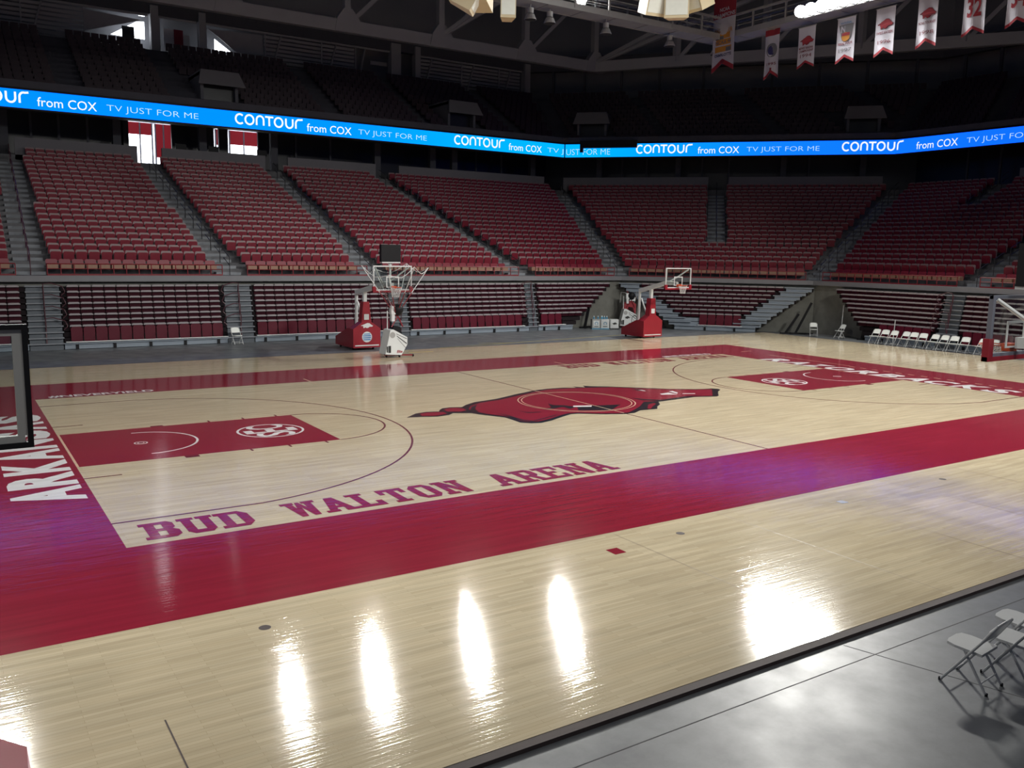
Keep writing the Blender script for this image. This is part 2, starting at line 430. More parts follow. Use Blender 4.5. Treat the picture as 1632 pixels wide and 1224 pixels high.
for s in (-1, 1):
    bx = s * 12.755
    ln = MB()                                                    # three-point line and free-throw arc
    a = [(bx - s * q[0], q[1]) for q in arc(0, 0, 6.32, -81.4, 81.4, 60)]
    stroke(ln, [(s * SX, a[0][1])] + a + [(s * SX, a[-1][1])], 0.05, fl(E2))
    ln.build('three_point_line', M_line, court)
    ln = MB()
    a = [(s * 8.54 - s * q[0], q[1]) for q in arc(0, 0, 1.83, -90, 90, 32)]
    stroke(ln, a, 0.05, fl(E2)); ln.build('free_throw_arc', M_line, court)
    ln = MB()
    a = [(bx - s * q[0], q[1]) for q in arc(0, 0, 1.25, -90, 90, 28)]
    stroke(ln, a, 0.055, fl(E2)); ln.build('restricted_arc', M_white_p, court)
    ln = MB(); stroke(ln, arc(bx, 0, .14, 0, 360, 20), 0.03, fl(E2)); stroke(ln, arc(bx, 0, .07, 0, 360, 14), 0.02, fl(E2)); ln.build('basket_mark', M_white_p, court)
    for y in (-1, 1):
        ya = y * 1.83; yb = y * 2.03
        for d, w in ((2.29, .30), (3.6, .05), (4.5, .05), (5.4, .05)):
            x = s * (SX - d); bar(MB(), x - w / 2, x + w / 2, min(ya, yb), max(ya, yb) - (0.08 if w > .1 and y > 0 else 0), E2).build('lane_mark', M_line, court)
        x0, x1 = sorted((s * SX, s * (SX - .7))); bar(MB(), x0, x1, y * 2.9 - .025, y * 2.9 + .025, E2).build('lane_mark', M_line, court)
    x0, x1 = sorted((s * SX, s * (SX - .05)))
    MB().quad((x0, -1.83, E2), (x1, -1.83, E2), (x1, 1.83, E2), (x0, 1.83, E2)).build('baseline_stripe', M_pale_line, court)
bar(MB(), -.025, .025, -SY, SY, E1).build('centre_line', M_line, court)
# substitution ticks and coaches' box ticks on the border
for q in [(-5.88, -5.82, 7.0, 8.3), (5.2, 5.26, 7.5, 8.5), (16.15, 16.2, 1.9, 6.3), (16.0, 16.7, 7.9, 7.95)] + [(15.95, 16.02, -5.6 + k * .55, -5.32 + k * .55) for k in range(14)]:
    bar(MB(), *q, E2).build('border_mark', M_pale_line, court)

# boar emblem painted at centre court
HOG = [(-5.88, -0.02), (-5.39, 0.42), (-4.99, 0.52), (-4.63, 0.41), (-4.53, 0.59), (-4.3, 0.83), (-4.02, 0.87), (-3.7, 0.73), (-3.38, 1.03), (-2.91, 1.32), (-2.0, 1.53), (-0.96, 2.01), (0.1, 2.43), (0.64, 2.51), (1.28, 2.47), (1.7, 2.24), (1.73, 2.5), (2.03, 2.19), (2.19, 2.52), (2.39, 2.29), (2.93, 1.94), (3.71, 1.25), (4.43, 0.62), (5.2, 0.15), (5.6, 0.03), (5.88, 0.0), (6.02, -0.17), (5.96, -0.36), (5.61, -0.59), (5.18, -1.01), (4.94, -1.26), (4.77, -1.35), (3.98, -1.09), (3.59, -1.14), (2.93, -1.2), (2.28, -1.26), (1.97, -1.67), (1.66, -1.89), (1.37, -2.21), (0.73, -2.17), (0.31, -2.41), (-0.07, -2.42), (-0.6, -2.19), (-1.26, -1.73), (-1.49, -1.71), (-1.92, -1.91), (-2.52, -2.23), (-2.99, -2.39), (-3.28, -2.3), (-3.48, -2.08), (-3.45, -1.65), (-3.45, -1.26), (-3.63, -0.93), (-3.85, -0.53), (-3.94, -0.26), (-4.41, -0.01), (-4.65, -0.21), (-5.06, -0.27), (-5.42, -0.12), (-5.72, -0.05)]
def inset(poly, d):
    out = []; n = len(poly)
    for k in range(n):
        p = Vector(poly[k - 1]); c = Vector(poly[k]); q = Vector(poly[(k + 1) % n])
        e1 = (c - p).normalized(); e2 = (q - c).normalized()
        n1 = Vector((e1.y, -e1.x)); n2 = Vector((e2.y, -e2.x)); nn = (n1 + n2)
        if nn.length < .3: nn = n1
        nn.normalize(); out.append(tuple(c + nn * d))
    return out
emb = MB().flat(HOG, fl(E2)).build('boar_emblem', M_black_p, court)
emb['label'] = 'crimson running boar emblem with black outline'
red_main = [p for p in inset(HOG, 0.13)]
RED = [(-3.4, 0.75), (-2.85, 1.12), (-1.95, 1.34), (-0.9, 1.80), (0.12, 2.22), (0.64, 2.33), (1.3, 2.25), (2.25, 2.0), (2.85, 1.78), (3.6, 1.1), (4.35, .48), (5.15, 0.03), (5.75, -.16), (5.6, -.32), (4.72, -1.2), (4.0, -0.97), (3.55, -1.0), (2.93, -1.08), (2.25, -1.14), (1.85, -1.05), (1.55, -1.32), (1.15, -1.66), (.65, -2.0), (.2, -2.28), (-.1, -2.26), (-.62, -2.03), (-1.2, -1.6), (-1.49, -1.57), (-1.88, -1.72), (-2.48, -2.03), (-2.95, -2.19), (-3.2, -2.1), (-3.32, -1.9), (-3.28, -1.6), (-3.25, -1.3), (-3.42, -.95), (-3.62, -.55), (-3.7, -.1), (-3.72, .3)]
MB().flat(RED, fl(E3)).build('emblem_body', M_crim, emb)
MB().flat([(-5.3, .33), (-4.99, .4), (-4.55, .27), (-4.62, -.03), (-5.06, -.15), (-5.4, .0)], fl(E3)).flat([(-4.38, .6), (-4.2, .72), (-3.95, .72), (-3.78, .5), (-3.85, .2), (-4.1, .1), (-4.45, .28)], fl(E3)).build('emblem_tail', M_crim, emb)
blk = MB()
for P in ([(-0.55, -0.74), (0.87, -1.11), (-0.05, -1.76), (-0.91, -1.32)],
          [(5.81, -0.15), (5.96, -0.36), (5.61, -0.59), (5.18, -1.01), (4.94, -1.26), (4.77, -1.35), (4.68, -1.26), (5.2, -.72), (5.55, -.4)],
          [(-1.05, 0.05), (-1.04, -0.28), (-0.81, -0.4), (-0.6, -0.83), (-1.02, -1.02), (-0.98, -0.63), (-1.37, -0.74), (-1.84, -0.8), (-1.35, -0.54)],
          [(-2.57, -0.52), (-2.41, -0.9), (-2.05, -0.99), (-2.1, -1.06), (-2.48, -1.01)],
          [(-3.83, 0.03), (-3.43, 0.63), (-3.09, 0.88), (-3.52, 0.27), (-3.64, -0.16)],
          [(1.95, -0.24), (2.21, -0.67), (2.55, -1.01), (3.15, -0.96), (3.88, -0.85), (4.68, -0.88), (3.75, -0.98), (3.0, -1.12), (2.35, -1.13), (2.01, -0.8)],
          [(-3.33, -0.61), (-3.18, -1.07), (-3.19, -1.79), (-3.04, -2.05), (-2.55, -1.86), (-1.86, -1.57), (-1.92, -1.65), (-2.61, -1.95), (-3.11, -2.15), (-3.28, -1.88), (-3.27, -1.21)],
          [(3.22, 1.2), (3.45, .92), (3.44, 0.5), (3.2, 0.75)]):
    blk.flat(P, fl(E4))
blk.build('emblem_shading', M_black_p, emb)
MB().flat([(1.14, -2.03), (1.62, -1.52), (2.0, -1.36), (1.94, -1.53), (1.53, -1.82), (1.19, -2.12)], fl(E3)).build('emblem_beard', M_crim, emb)
for P in ([(-0.59, -0.62), (-0.06, -0.85), (-0.2, -1.03), (-0.72, -0.8)], [(3.39, -0.11), (3.83, -0.03), (3.85, -0.47), (3.32, -0.27)],
          [(4.01, 0.14), (4.23, 0.19), (4.13, -0.18), (3.95, -0.34)], [(4.16, -0.37), (4.55, -0.57), (4.46, -0.66), (4.08, -0.46)], [(3.28, .86), (3.42, .8), (3.38, .56), (3.3, .6)]):
    MB().flat(P, fl(E4 + .0015)).build('emblem_highlight', M_white_p, emb)
cc = MB()
stroke(cc, arc(0, 0, 1.83, 0, 360, 72), .035, fl(E4 + .002)); stroke(cc, arc(0, 0, 1.72, 0, 360, 72), .03, fl(E4 + .002))
bar(cc, -.02, .02, -2.3, 2.3, E4 + .003)
cc.build('centre_circle', M_pale_line, court)

# ---- slab-serif floor lettering
def rc(x0, y0, x1, y1): return [(x0, y0), (x1, y0), (x1, y1), (x0, y1)]
GL = {
 'B': [rc(.12, 0, .40, 1), rc(0, .84, .78, 1), rc(0, 0, .80, .16), rc(.3, .43, .78, .58), [(.62, .05), (.80, 0), (.97, .14), (.97, .40), (.85, .5), (.62, .5)], [(.60, .5), (.82, .5), (.92, .6), (.92, .86), (.78, 1), (.60, 1)]],
 'U': [rc(.10, .14, .37, 1), rc(.63, .14, .90, 1), [(.10, .18), (.25, 0), (.75, 0), (.90, .18), (.63, .2), (.37, .2)], rc(0, .86, .47, 1), rc(.53, .86, 1, 1)],
 'D': [rc(.12, 0, .40, 1), rc(0, .84, .74, 1), rc(0, 0, .74, .16), [(.66, .06), (.74, 0), (.96, .22), (.96, .78), (.74, 1), (.66, .94)]],
 'W': [[(.06, 1), (.30, 1), (.40, 0), (.20, 0)], [(.40, 0), (.20, 0), (.44, .98), (.56, .98)], [(.44, .98), (.56, .98), (.80, 0), (.60, 0)], [(.60, 0), (.80, 0), (.94, 1), (.70, 1)], rc(-.04, .86, .38, 1), rc(.62, .86, 1.04, 1)],
 'A': [[(.06, 0), (.32, 0), (.64, 1), (.36, 1)], [(.68, 0), (.94, 0), (.64, 1), (.36, 1)], rc(.24, .26, .76, .40), rc(-.03, 0, .40, .14), rc(.60, 0, 1.03, .14)],
 'L': [rc(.14, 0, .42, 1), rc(0, .86, .56, 1), rc(0, 0, .92, .16), rc(.70, 0, .92, .36)],
 'T': [rc(.36, 0, .64, 1), rc(.04, .84, .96, 1), rc(.04, .64, .22, 1), rc(.78, .64, .96, 1), rc(.22, 0, .78, .14)],
 'O': [[(.08, .2), (.26, 0), (.36, .18), (.36, .82), (.26, 1), (.08, .8)], [(.92, .2), (.92, .8), (.74, 1), (.64, .82), (.64, .18), (.74, 0)], rc(.26, .84, .74, 1), rc(.26, 0, .74, .16)],
 'N': [rc(.10, 0, .34, 1), rc(.68, 0, .92, 1), [(.10, 1), (.40, 1), (.92, 0), (.66, 0)], rc(0, 0, .46, .14), rc(0, .86, .36, 1), rc(.56, .86, 1.02, 1)],
 'R': [rc(.12, 0, .40, 1), rc(0, .84, .76, 1), rc(0, 0, .50, .14), rc(.3, .40, .76, .55), [(.64, .42), (.78, .40), (.93, .54), (.93, .86), (.78, 1), (.64, 1)], [(.46, .44), (.72, .44), (.98, 0), (.70, 0)], rc(.62, 0, 1.03, .14)],
 'E': [rc(.12, 0, .40, 1), rc(0, .84, .90, 1), rc(0, 0, .92, .16), rc(.3, .43, .66, .58), rc(.72, .66, .90, 1), rc(.74, 0, .92, .34)],
}
def slab_text(s, x0, x1, y0, y1):
    pitch = (x1 - x0) / (len(s) - .12)
    for i, ch in enumerate(s):
        if ch == ' ': continue
        g = MB()
        for j, P in enumerate(GL[ch]):
            g.flat(P, lambda a, b_, i=i, j=j: (x0 + pitch * (i + a * .96 - .02), y0 + (y1 - y0) * b_, E2 + .0004 * j))
        g.build('floor_letter', M_crim, court)
slab_text('BUD WALTON ARENA', -13.98, -4.45, -7.42, -6.52)
slab_text('BUD WALTON ARENA', 4.6, 14.0, 6.55, 7.42)
def floor_word(s, org, ex, ey, w, h, m, bold=.02, shear=0, z=E2, condensed=None):
    """one mesh per letter, equal pitch"""
    n = len(s); p = w / n
    for i, ch in enumerate(s):
        if ch == ' ': continue
        g = MB(); o = Vector(org) + Vector(ex) * (p * i); o.z = z
        add_text(g, ch, o, Vector(ex), Vector(ey), p * .93, h, bold, shear)
        g.build('floor_letter', m, court)
floor_word('ARKANSAS', (-14.45, -4.42, 0), (0, 1, 0), (-1, 0, 0), 9.6, 1.2, M_white_p, .055)
floor_word('RAZORBACKS', (14.38, 5.4, 0), (0, -1, 0), (1, 0, 0), 11.2, 1.1, M_white_p, .04, .25)
g = MB(); add_text(g, '#NEVERYIELD', (-13.95, 7.72, E2), (1, 0, 0), (0, 1, 0), 3.0, .42, .03); g.build('floor_hashtag', M_white_p, court)
g = MB(); add_text(g, '#NEVERYIELD', (10.9, 7.72, E2), (1, 0, 0), (0, 1, 0), 3.0, .42, .03); g.build('floor_hashtag', M_white_p, court)
for s in (-1, 1):                                                  # round conference logo in each lane
    cx = s * 9.68
    lg = MB()
    stroke(lg, arc(cx, 0, .80, 0, 360, 48), .06, fl(E2))
    ring_o = lg.build('lane_logo', M_white_p, court)
    g = MB()
    for i, (ch, w, h, o) in enumerate((('S', .46, .95, -.68), ('E', .40, 1.3, -.2), ('C', .46, .95, .22))):
        # letters read when facing the baseline
        org = Vector((cx - s * h / 2, -s * o, E2))
        add_text(g, ch, org, (0, -s, 0), (s, 0, 0), w, h, .015)
    g.build('logo_letters', M_white_p, ring_o)
# brass floor plates and a small crimson square on the apron
for x, y in ((-13.41, -11.5), (-6.41, -11.35), (1.0, -11.45), (5.2, -11.4)):
    MB().lathe([(0.001, .0035), (.065, .0035), (.075, .001)], 16, c=(x, y, 0)).build('floor_plate', M_brown, court)
bar(MB(), -8.02, -7.80, -11.62, -11.38, E2).build('apron_mark', M_crim, court)
bar(MB(), -2.48, -2.30, -11.58, -11.42, E2).build('apron_mark', M_slatepaint, court)
bar(MB(), -14.895, -14.88, -15.2, -13.1, E2).build('panel_seam', M_brown, court)
for x in (-7.4, -5.0, -2.6, -.2, 2.2): bar(MB(), x - .004, x + .004, -15.2, -10.8, E2).build('panel_seam', M_seam, court)
# joints in the concrete
jt = MB()
for x0, y0, x1, y1 in ((-7.6, -15.4, -6.3, -19.5), (-26, -15.75, 26, -15.75)):
    jt.beam((x0, y0, FLOOR_Z + .001), (x1, y1, FLOOR_Z + .001), .012, .002)
jt_o = jt.build('trim_1', M_joint); struct(jt_o)
tp = thing('floor_tape', 'yellow tape lines stuck on the concrete beyond the far sideline', 'tape')
for x0, y0, x1, y1 in ((1.2, 14.2, 2.4, 14.1), (3.0, 15.6, 16.5, 17.6), (6.5, 16.9, 8.2, 16.4)):
    MB().beam((x0, y0, .004 if y1 < 15.2 else FLOOR_Z + .004), (x1, y1, .004 if y1 < 15.2 else FLOOR_Z + .004), .05, .004).build('tape_strip', M_yel, tp)

# ------------------------------------------------------------------ lower bowl concrete
for sg, nm_ in ((0, 'wall_far'), (1, 'wall_corner'), (2, 'wall_right')): struct(loft([(0.25, -.05), (0.25, 2.95)], nm_, M_wallc, (sg,)))
struct(loft([(0.25, 2.93), (-.05, 2.93), (-.05, 3.2), (.1, 3.2)], 'trim_2', M_ledge))
prof = [(0.1, 3.2)]
for k in range(ROWS):
    prof += [(row_t(k), row_z(k - 1) if k else 3.2), (row_t(k), row_z(k))]
prof += [(row_t(ROWS), row_z(ROWS - 1)), (row_t(ROWS), 9.9), (26, 9.9)]
struct(loft(prof, 'seating_tier', M_tier))

# ------------------------------------------------------------------ aisles (bottom and top centre lines)
def seg_frame(s, t):
    r = ring(t); a, b_ = r[s], r[s + 1]; d = (b_ - a).normalized()
    return a, d, (b_ - a).length
AIS = {  # name: (segment, lateral position at t=0, at t=15.4, first row) measured from the segment's first corner
 'a1': (0, -13.05 + 28, -12.6 + 28, 0), 'a2': (0, -4.1 + 28, -4.8 + 28, 0), 'a3': (0, 3.6 + 28, 3.4 + 28, 0), 'a4': (0, 13.45 + 28, 11.6 + 28, 0),
 'm': (1, 6.0, 12.3, 6), 'g': (2, 9.6, 15.2, 0), 'h': (2, 3.2, 7.5, 15)}
HW = .62
def ais_lat(n, t):
    s, a, b_, k0 = AIS[n]; return a + (b_ - a) * t / 15.4
# sections: (segment, left bound fn, right bound fn, first row, description)
def seclen(s): return lambda t: seg_frame(s, t)[2]
C = .55
SECT = [
 ('A', 0, lambda t: 8.6, lambda t: ais_lat('a1', t) - HW, 0, 'left of the leftmost aisle'),
 ('B', 0, lambda t: ais_lat('a1', t) + HW, lambda t: ais_lat('a2', t) - HW, 0, 'in the second block from the left'),
 ('C', 0, lambda t: ais_lat('a2', t) + HW, lambda t: ais_lat('a3', t) - HW, 0, 'in the block left of the shot clock hoop'),
 ('D', 0, lambda t: ais_lat('a3', t) + HW, lambda t: ais_lat('a4', t) - HW, 0, 'in the block right of the shot clock hoop'),
 ('E', 0, lambda t: ais_lat('a4', t) + HW, lambda t: seg_frame(0, t)[2] - C, 0, 'in the block left of the corner stairs'),
 ('F1', 1, lambda t: C, lambda t: ais_lat('m', t) - HW if t > row_t(6) - .01 else seg_frame(1, t)[2] - C, 0, 'in the corner block behind the far right hoop'),
 ('F2', 1, lambda t: ais_lat('m', t) + HW if t > row_t(6) - .01 else seg_frame(1, t)[2] - C, lambda t: seg_frame(1, t)[2] - C, 0, 'in the right half of the corner block'),
 ('G', 2, lambda t: C, lambda t: ais_lat('g', t) - HW if t < row_t(15) - .01 else ais_lat('h', t) - HW, 0, 'in the block above the row of folding chairs'),
 ('G2', 2, lambda t: ais_lat('h', t) + HW if t > row_t(15) - .01 else ais_lat('g', t) - HW, lambda t: ais_lat('g', t) - HW, 0, 'beside the short upper stairs'),
 ('H', 2, lambda t: ais_lat('g', t) + HW, lambda t: ais_lat('g', t) + 7.5, 0, 'right of the rightmost aisle'),
]
PITCH_S = .546
slots = []   # (section, row, world loc, rz)
for nm, s, fl_, fr_, r0, desc in SECT:
    for k in range(ROWS):
        t = row_t(k); a, d, L = seg_frame(s, t); lo, hi = fl_(t), fr_(t)
        n = int((hi - lo) / PITCH_S + .001)
        if n < 1: continue
        off = (hi - lo - n * PITCH_S) / 2
        rz = math.atan2(d.y, d.x)
        for i in range(n):
            p = a + d * (lo + off + PITCH_S * (i + .5))
            slots.append((nm, k, Vector((p.x, p.y, row_z(k))), rz, desc))
# seat shapes (local: x across, y away from the court, z above the row floor)
def oct2(hw, z0, z1, c): return [(-hw, z0), (hw, z0), (hw, z1 - c), (hw - c, z1), (-hw + c, z1), (-hw, z1 - c)]
def seat_back_mb(mb=None, T=None):
    mb = mb or MB()
    f = (lambda a, z, d: (a, d + .10 * (z - .4), z))
    return mb.prism(oct2(.242, .38, T or .86, .05), f, .50, .545)
def seat_pan_mb(front):
    if front: return MB().prism(oct2(.232, .30, .53, .03), lambda a, z, d: (a, d, z), .14, .50)
    return MB().prism(oct2(.228, .34, .765, .05), lambda a, z, d: (a, d - .16 * (z - .34), z), .44, .50)
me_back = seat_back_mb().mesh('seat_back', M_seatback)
me_pan = seat_pan_mb(False).mesh('seat_pan', M_seatred)
me_pan0 = seat_pan_mb(True).mesh('seat_pan', M_seattan)
me_backr = seat_back_mb(None, .72).mesh('seat_back', M_seatred)
groups = {}
for sl in slots: groups.setdefault((sl[0], sl[1]), []).append(sl)
order = sorted(groups, key=lambda g: sum((s[2] - CAM).length for s in groups[g]) / len(groups[g]) + (0 if g[0] != 'A' else 3))
NTH = ['first', 'second', 'third', 'fourth', 'fifth', 'sixth', 'seventh', 'eighth', 'ninth', 'tenth', 'eleventh', 'twelfth', '13th', '14th', '15th', '16th', '17th', '18th', '19th', '20th', '21st', '22nd', '23rd', '24th', '25th', '26th', '27th', '28th', '29th', '30th']
ORD = ['front', 'second', 'third', 'fourth', 'fifth', 'sixth', 'seventh', 'eighth', 'ninth', 'tenth']
picked = set(); cnt = 0
for g in order:
    if g[1] > 8: continue
    n = len(groups[g])
    if cnt + n > 300: continue
    picked.add(g); cnt += n
rest = MB()
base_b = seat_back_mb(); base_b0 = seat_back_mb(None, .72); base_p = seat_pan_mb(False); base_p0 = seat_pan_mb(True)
for g, ls in groups.items():
    nm, k = g
    for si, (_, _, p, rz, desc) in enumerate(ls):
        if g in picked:
            o = thing('stadium_seat', '%s %s-row seat, %s from left, %s' % ('red' if k == 0 else 'crimson', ORD[k], NTH[si], desc),
                      'seat', p, rz, '%s-row seats %s' % (ORD[k], desc))
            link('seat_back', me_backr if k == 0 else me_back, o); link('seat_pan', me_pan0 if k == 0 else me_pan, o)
        else:
            c_, s_ = math.cos(rz), math.sin(rz)
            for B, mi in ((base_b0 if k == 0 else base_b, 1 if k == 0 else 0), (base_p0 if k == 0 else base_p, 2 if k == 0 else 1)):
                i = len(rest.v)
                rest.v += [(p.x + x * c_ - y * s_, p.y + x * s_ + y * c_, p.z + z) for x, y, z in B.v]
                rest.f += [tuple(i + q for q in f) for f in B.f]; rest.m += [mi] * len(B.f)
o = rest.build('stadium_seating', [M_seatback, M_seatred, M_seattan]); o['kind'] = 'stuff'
tag(o, 'higher rows of crimson folding stadium seats filling the lower bowl', 'seating')

# aisle stairs with half steps and centre handrails
me_stepcache = {}
def aisle(pts_fn, label, k0=0, w=2 * HW, rail=True, rmat=None):
    """pts_fn(t) -> (centre point, outward direction)"""
    root = thing('aisle_stairs', label, 'stairs', (0, 0, 0), 0, 'aisle stairs in the lower bowl')
    me = MB().box(-w / 2, w / 2, 0, TREAD / 2, 0, RISE / 2).mesh('step', M_step)
    for k in range(k0, ROWS - 1):
        t = row_t(k) + TREAD / 2 - .005; p, n = pts_fn(t)
        s_ = link('step', me, root); s_.location = (p.x, p.y, row_z(k) + .002)
        s_.rotation_euler = (0, 0, math.atan2(n.y, n.x) - math.pi / 2)
    if rail:
        r = MB(); top = []
        for k in range(k0, ROWS, 2):
            p, n = pts_fn(row_t(k) + .2)
            z = row_z(k)
            r.tube([(p.x, p.y, z), (p.x, p.y, z + .9)], .022, 6)
            for dz in (.9, .5):
                q, _ = pts_fn(row_t(k) + .2 + TREAD * 1.2)
                r.tube([(p.x, p.y, z + dz), (q.x, q.y, z + dz + RISE * 1.2)], .02, 6)
        r.build('handrail', rmat or M_rail_d, root)
    return root
def lat_fn(nm):
    s = AIS[nm][0]
    def f(t):
        a, d, L = seg_frame(s, t); p = a + d * ais_lat(nm, t); n = Vector((-d.y, d.x, 0)); return p, n
    return f
aisle(lat_fn('a1'), 'grey aisle stairs with handrail, leftmost in view', rmat=M_railm)
aisle(lat_fn('a2'), 'grey aisle stairs with handrail, second from the left edge')
aisle(lat_fn('a3'), 'grey aisle stairs running up behind the hoop with the shot clock')
aisle(lat_fn('a4'), 'grey aisle stairs with handrail just left of the corner block')
aisle(lambda t: (ring(t)[1], Vector((.36, .93, 0)).normalized()), 'corner aisle stairs left of the far right hoop', w=1.5)
aisle(lambda t: (ring(t)[2], Vector((.93, .36, 0)).normalized()), 'corner aisle stairs above the pair of folding chairs', w=1.5)
aisle(lat_fn('m'), 'upper aisle stairs starting mid-way up the corner block', 6, rail=True)
aisle(lat_fn('h'), 'short upper aisle stairs high in the right-hand block', 15)
aisle(lat_fn('g'), 'rightmost grey aisle stairs above the row of folding chairs')

# front guard rails, one per block
def guard(nm, s, lo, hi, desc):
    a, d, L = seg_frame(s, .2)
    n = Vector((-d.y, d.x, 0)); p0 = a + d * lo; w = hi - lo
    root = thing('guard_rail', 'crimson pipe guard rail ' + desc, 'railing', (p0.x, p0.y, Z0), math.atan2(d.y, d.x), 'crimson guard rails on the ledge')
    MB().tube([(0, 0, .52), (w, 0, .52)], .028, 6).build('top_rail', M_rail, root)
    MB().tube([(0, 0, .30), (w, 0, .30)], .018, 6).build('mid_rail', M_rail, root)
    MB().box(0, w, -.02, .02, 0, .07).build('toe_board', M_rail, root)
    me = MB().tube([(0, 0, 0), (0, 0, .52)], .024, 6).mesh('post', M_rail)
    k = max(1, int(w / (PITCH_S * 1.0)))
    for i in range(k + 1):
        o = link('post', me, root); o.location = (w * i / k, 0, 0)
for nm, s, fl_, fr_, r0, desc in SECT:
    if nm == 'F1': guard(nm, 1, C, seg_frame(1, .2)[2] - C, 'in front of the corner block')
    elif nm not in ('F2', 'G2'): guard(nm, s, fl_(.2), fr_(.2), {'A': 'at the left edge of the photo', 'B': 'in front of the second block from the left', 'C': 'left of the shot clock hoop', 'D': 'right of the shot clock hoop', 'E': 'just left of the corner stairs', 'G': 'above the row of folding chairs', 'H': 'right of the rightmost aisle'}[nm])

# ------------------------------------------------------------------ retracted bleachers under the ledge
NB = 8
def b_z(i): return .99 + .25 * i
def b_in(i): return .78 - .062 * i       # distance in front of the ledge line
me_fold = MB()
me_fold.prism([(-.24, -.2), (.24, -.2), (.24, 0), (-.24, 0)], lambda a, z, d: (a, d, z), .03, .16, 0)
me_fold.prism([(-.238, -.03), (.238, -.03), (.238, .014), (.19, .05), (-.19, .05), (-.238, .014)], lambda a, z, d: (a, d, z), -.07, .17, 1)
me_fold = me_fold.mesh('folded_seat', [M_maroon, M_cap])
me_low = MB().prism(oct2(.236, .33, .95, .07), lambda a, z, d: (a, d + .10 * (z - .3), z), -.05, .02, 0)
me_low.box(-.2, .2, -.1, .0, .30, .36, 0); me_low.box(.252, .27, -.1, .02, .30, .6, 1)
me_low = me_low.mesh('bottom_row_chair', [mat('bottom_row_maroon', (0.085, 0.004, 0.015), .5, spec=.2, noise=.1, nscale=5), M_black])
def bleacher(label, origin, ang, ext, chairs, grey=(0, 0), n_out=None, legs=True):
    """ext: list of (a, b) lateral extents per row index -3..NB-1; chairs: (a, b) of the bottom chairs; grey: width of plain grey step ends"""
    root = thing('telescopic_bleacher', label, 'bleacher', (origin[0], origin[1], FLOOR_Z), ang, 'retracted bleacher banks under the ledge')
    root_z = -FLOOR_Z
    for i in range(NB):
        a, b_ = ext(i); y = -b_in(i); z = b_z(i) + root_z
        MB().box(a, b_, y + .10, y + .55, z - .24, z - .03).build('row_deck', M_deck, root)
        ga, gb = a + grey[0], b_ - grey[1]
        n = max(1, int((gb - ga) / .515)); off = (gb - ga - n * .515) / 2
        for k in range(n):
            o = link('folded_seat', me_fold, root); o.location = (ga + off + .515 * (k + .5), y, z)
        for (x0, x1) in ((a, ga), (gb, b_)):
            if x1 - x0 > .1:
                MB().box(x0, x1, y - .06, y + .5, z - .03, z + .02).build('row_step', M_bstep, root)
                MB().box(x0 + .1, x1 - .1, y + .08, y + .5, z - .24, z - .03).build('row_riser', M_bstep, root)
    for i in (-1, -2, -3):
        a, b_ = ext(i); y = -b_in(i) - .02; z = {-1: .72, -2: .47, -3: .24}[i] + root_z
        m_ = M_bstep
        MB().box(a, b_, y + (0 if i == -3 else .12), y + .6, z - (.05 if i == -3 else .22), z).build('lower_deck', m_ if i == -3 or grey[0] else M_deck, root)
        for (x0, x1) in ((a, a + grey[0]), (b_ - grey[1], b_)):
            if x1 - x0 > .1: MB().box(x0, x1, y - .06, y + .5, z - .03, z + .02).build('row_step', M_bstep, root)
    a, b_ = ext(-3); y = -b_in(-3)
    MB().box(a, b_, y + .06, y + .2, .02, .24 ).build('kick_panel', M_bstep, root)
    if chairs:
        ca, cb = chairs; n = int((cb - ca) / .515); y = -b_in(-1) - .03
        MB().box(ca - .05, cb + .05, y - .16, y - .02, .27 + root_z, .31 + root_z).build('chair_plank', M_wsteel, root)
        for k in range(n):
            o = link('bottom_row_chair', me_low, root); o.location = (ca + (cb - ca - n * .515) / 2 + .515 * (k + .5), y, root_z)
        for k in range(max(2, int(n / 2.4))):
            x = ca + .4 + (cb - ca - .8) * k / (max(2, int(n / 2.4)) - 1)
            MB().box(x - .06, x + .06, y - .1, y + .05, 0, .27 + root_z).build('plank_leg', M_black, root)
    return root
LB = 22.7
def cst(a, b_): return lambda i: (a, b_)
bleacher('retracted maroon bleacher bank at the left edge of the photo', (0, LB), 0, cst(-21, -13.4), (-20.8, -13.5))
bleacher('retracted maroon bleacher bank left of the lone folding chair', (0, LB), 0, cst(-12.0, -4.85), (-11.9, -4.9))
bleacher('retracted maroon bleacher bank behind the hoop with the shot clock', (0, LB), 0, cst(-3.5, 3.95), (-3.4, 3.85))
bleacher('retracted maroon bleacher bank right of the ball return machine', (0, LB), 0, cst(5.05, 12.9), (5.1, 12.5))
bleacher('retracted maroon bleacher bank stepping away left of the tunnel', (0, LB), 0, lambda i: (13.6, 19.55 - .34 * (NB - 1 - i)), (13.6, 15.5))
C1, C2 = ring(0)[1], ring(0)[2]
bleacher('retracted corner bleacher bank behind the far right hoop', (C1.x, C1.y), math.atan2(C2.y - C1.y, C2.x - C1.x),
         lambda i: (-.1 + .37 * (NB - 1 - i), 11.85 - .33 * (NB - 1 - i)), (5.1, 7.7), (1.4, 1.7))
bleacher('retracted maroon bleacher bank behind the row of folding chairs', (28.5, 0), -math.pi / 2,
         lambda i: (-11.9 + .26 * (NB - 1 - i), -5.1), (-8.6, -5.3))
bleacher('retracted maroon bleacher bank beside the near hoop on the right', (28.5, 0), -math.pi / 2, cst(-4.0, 7), (-3.9, 6.9))
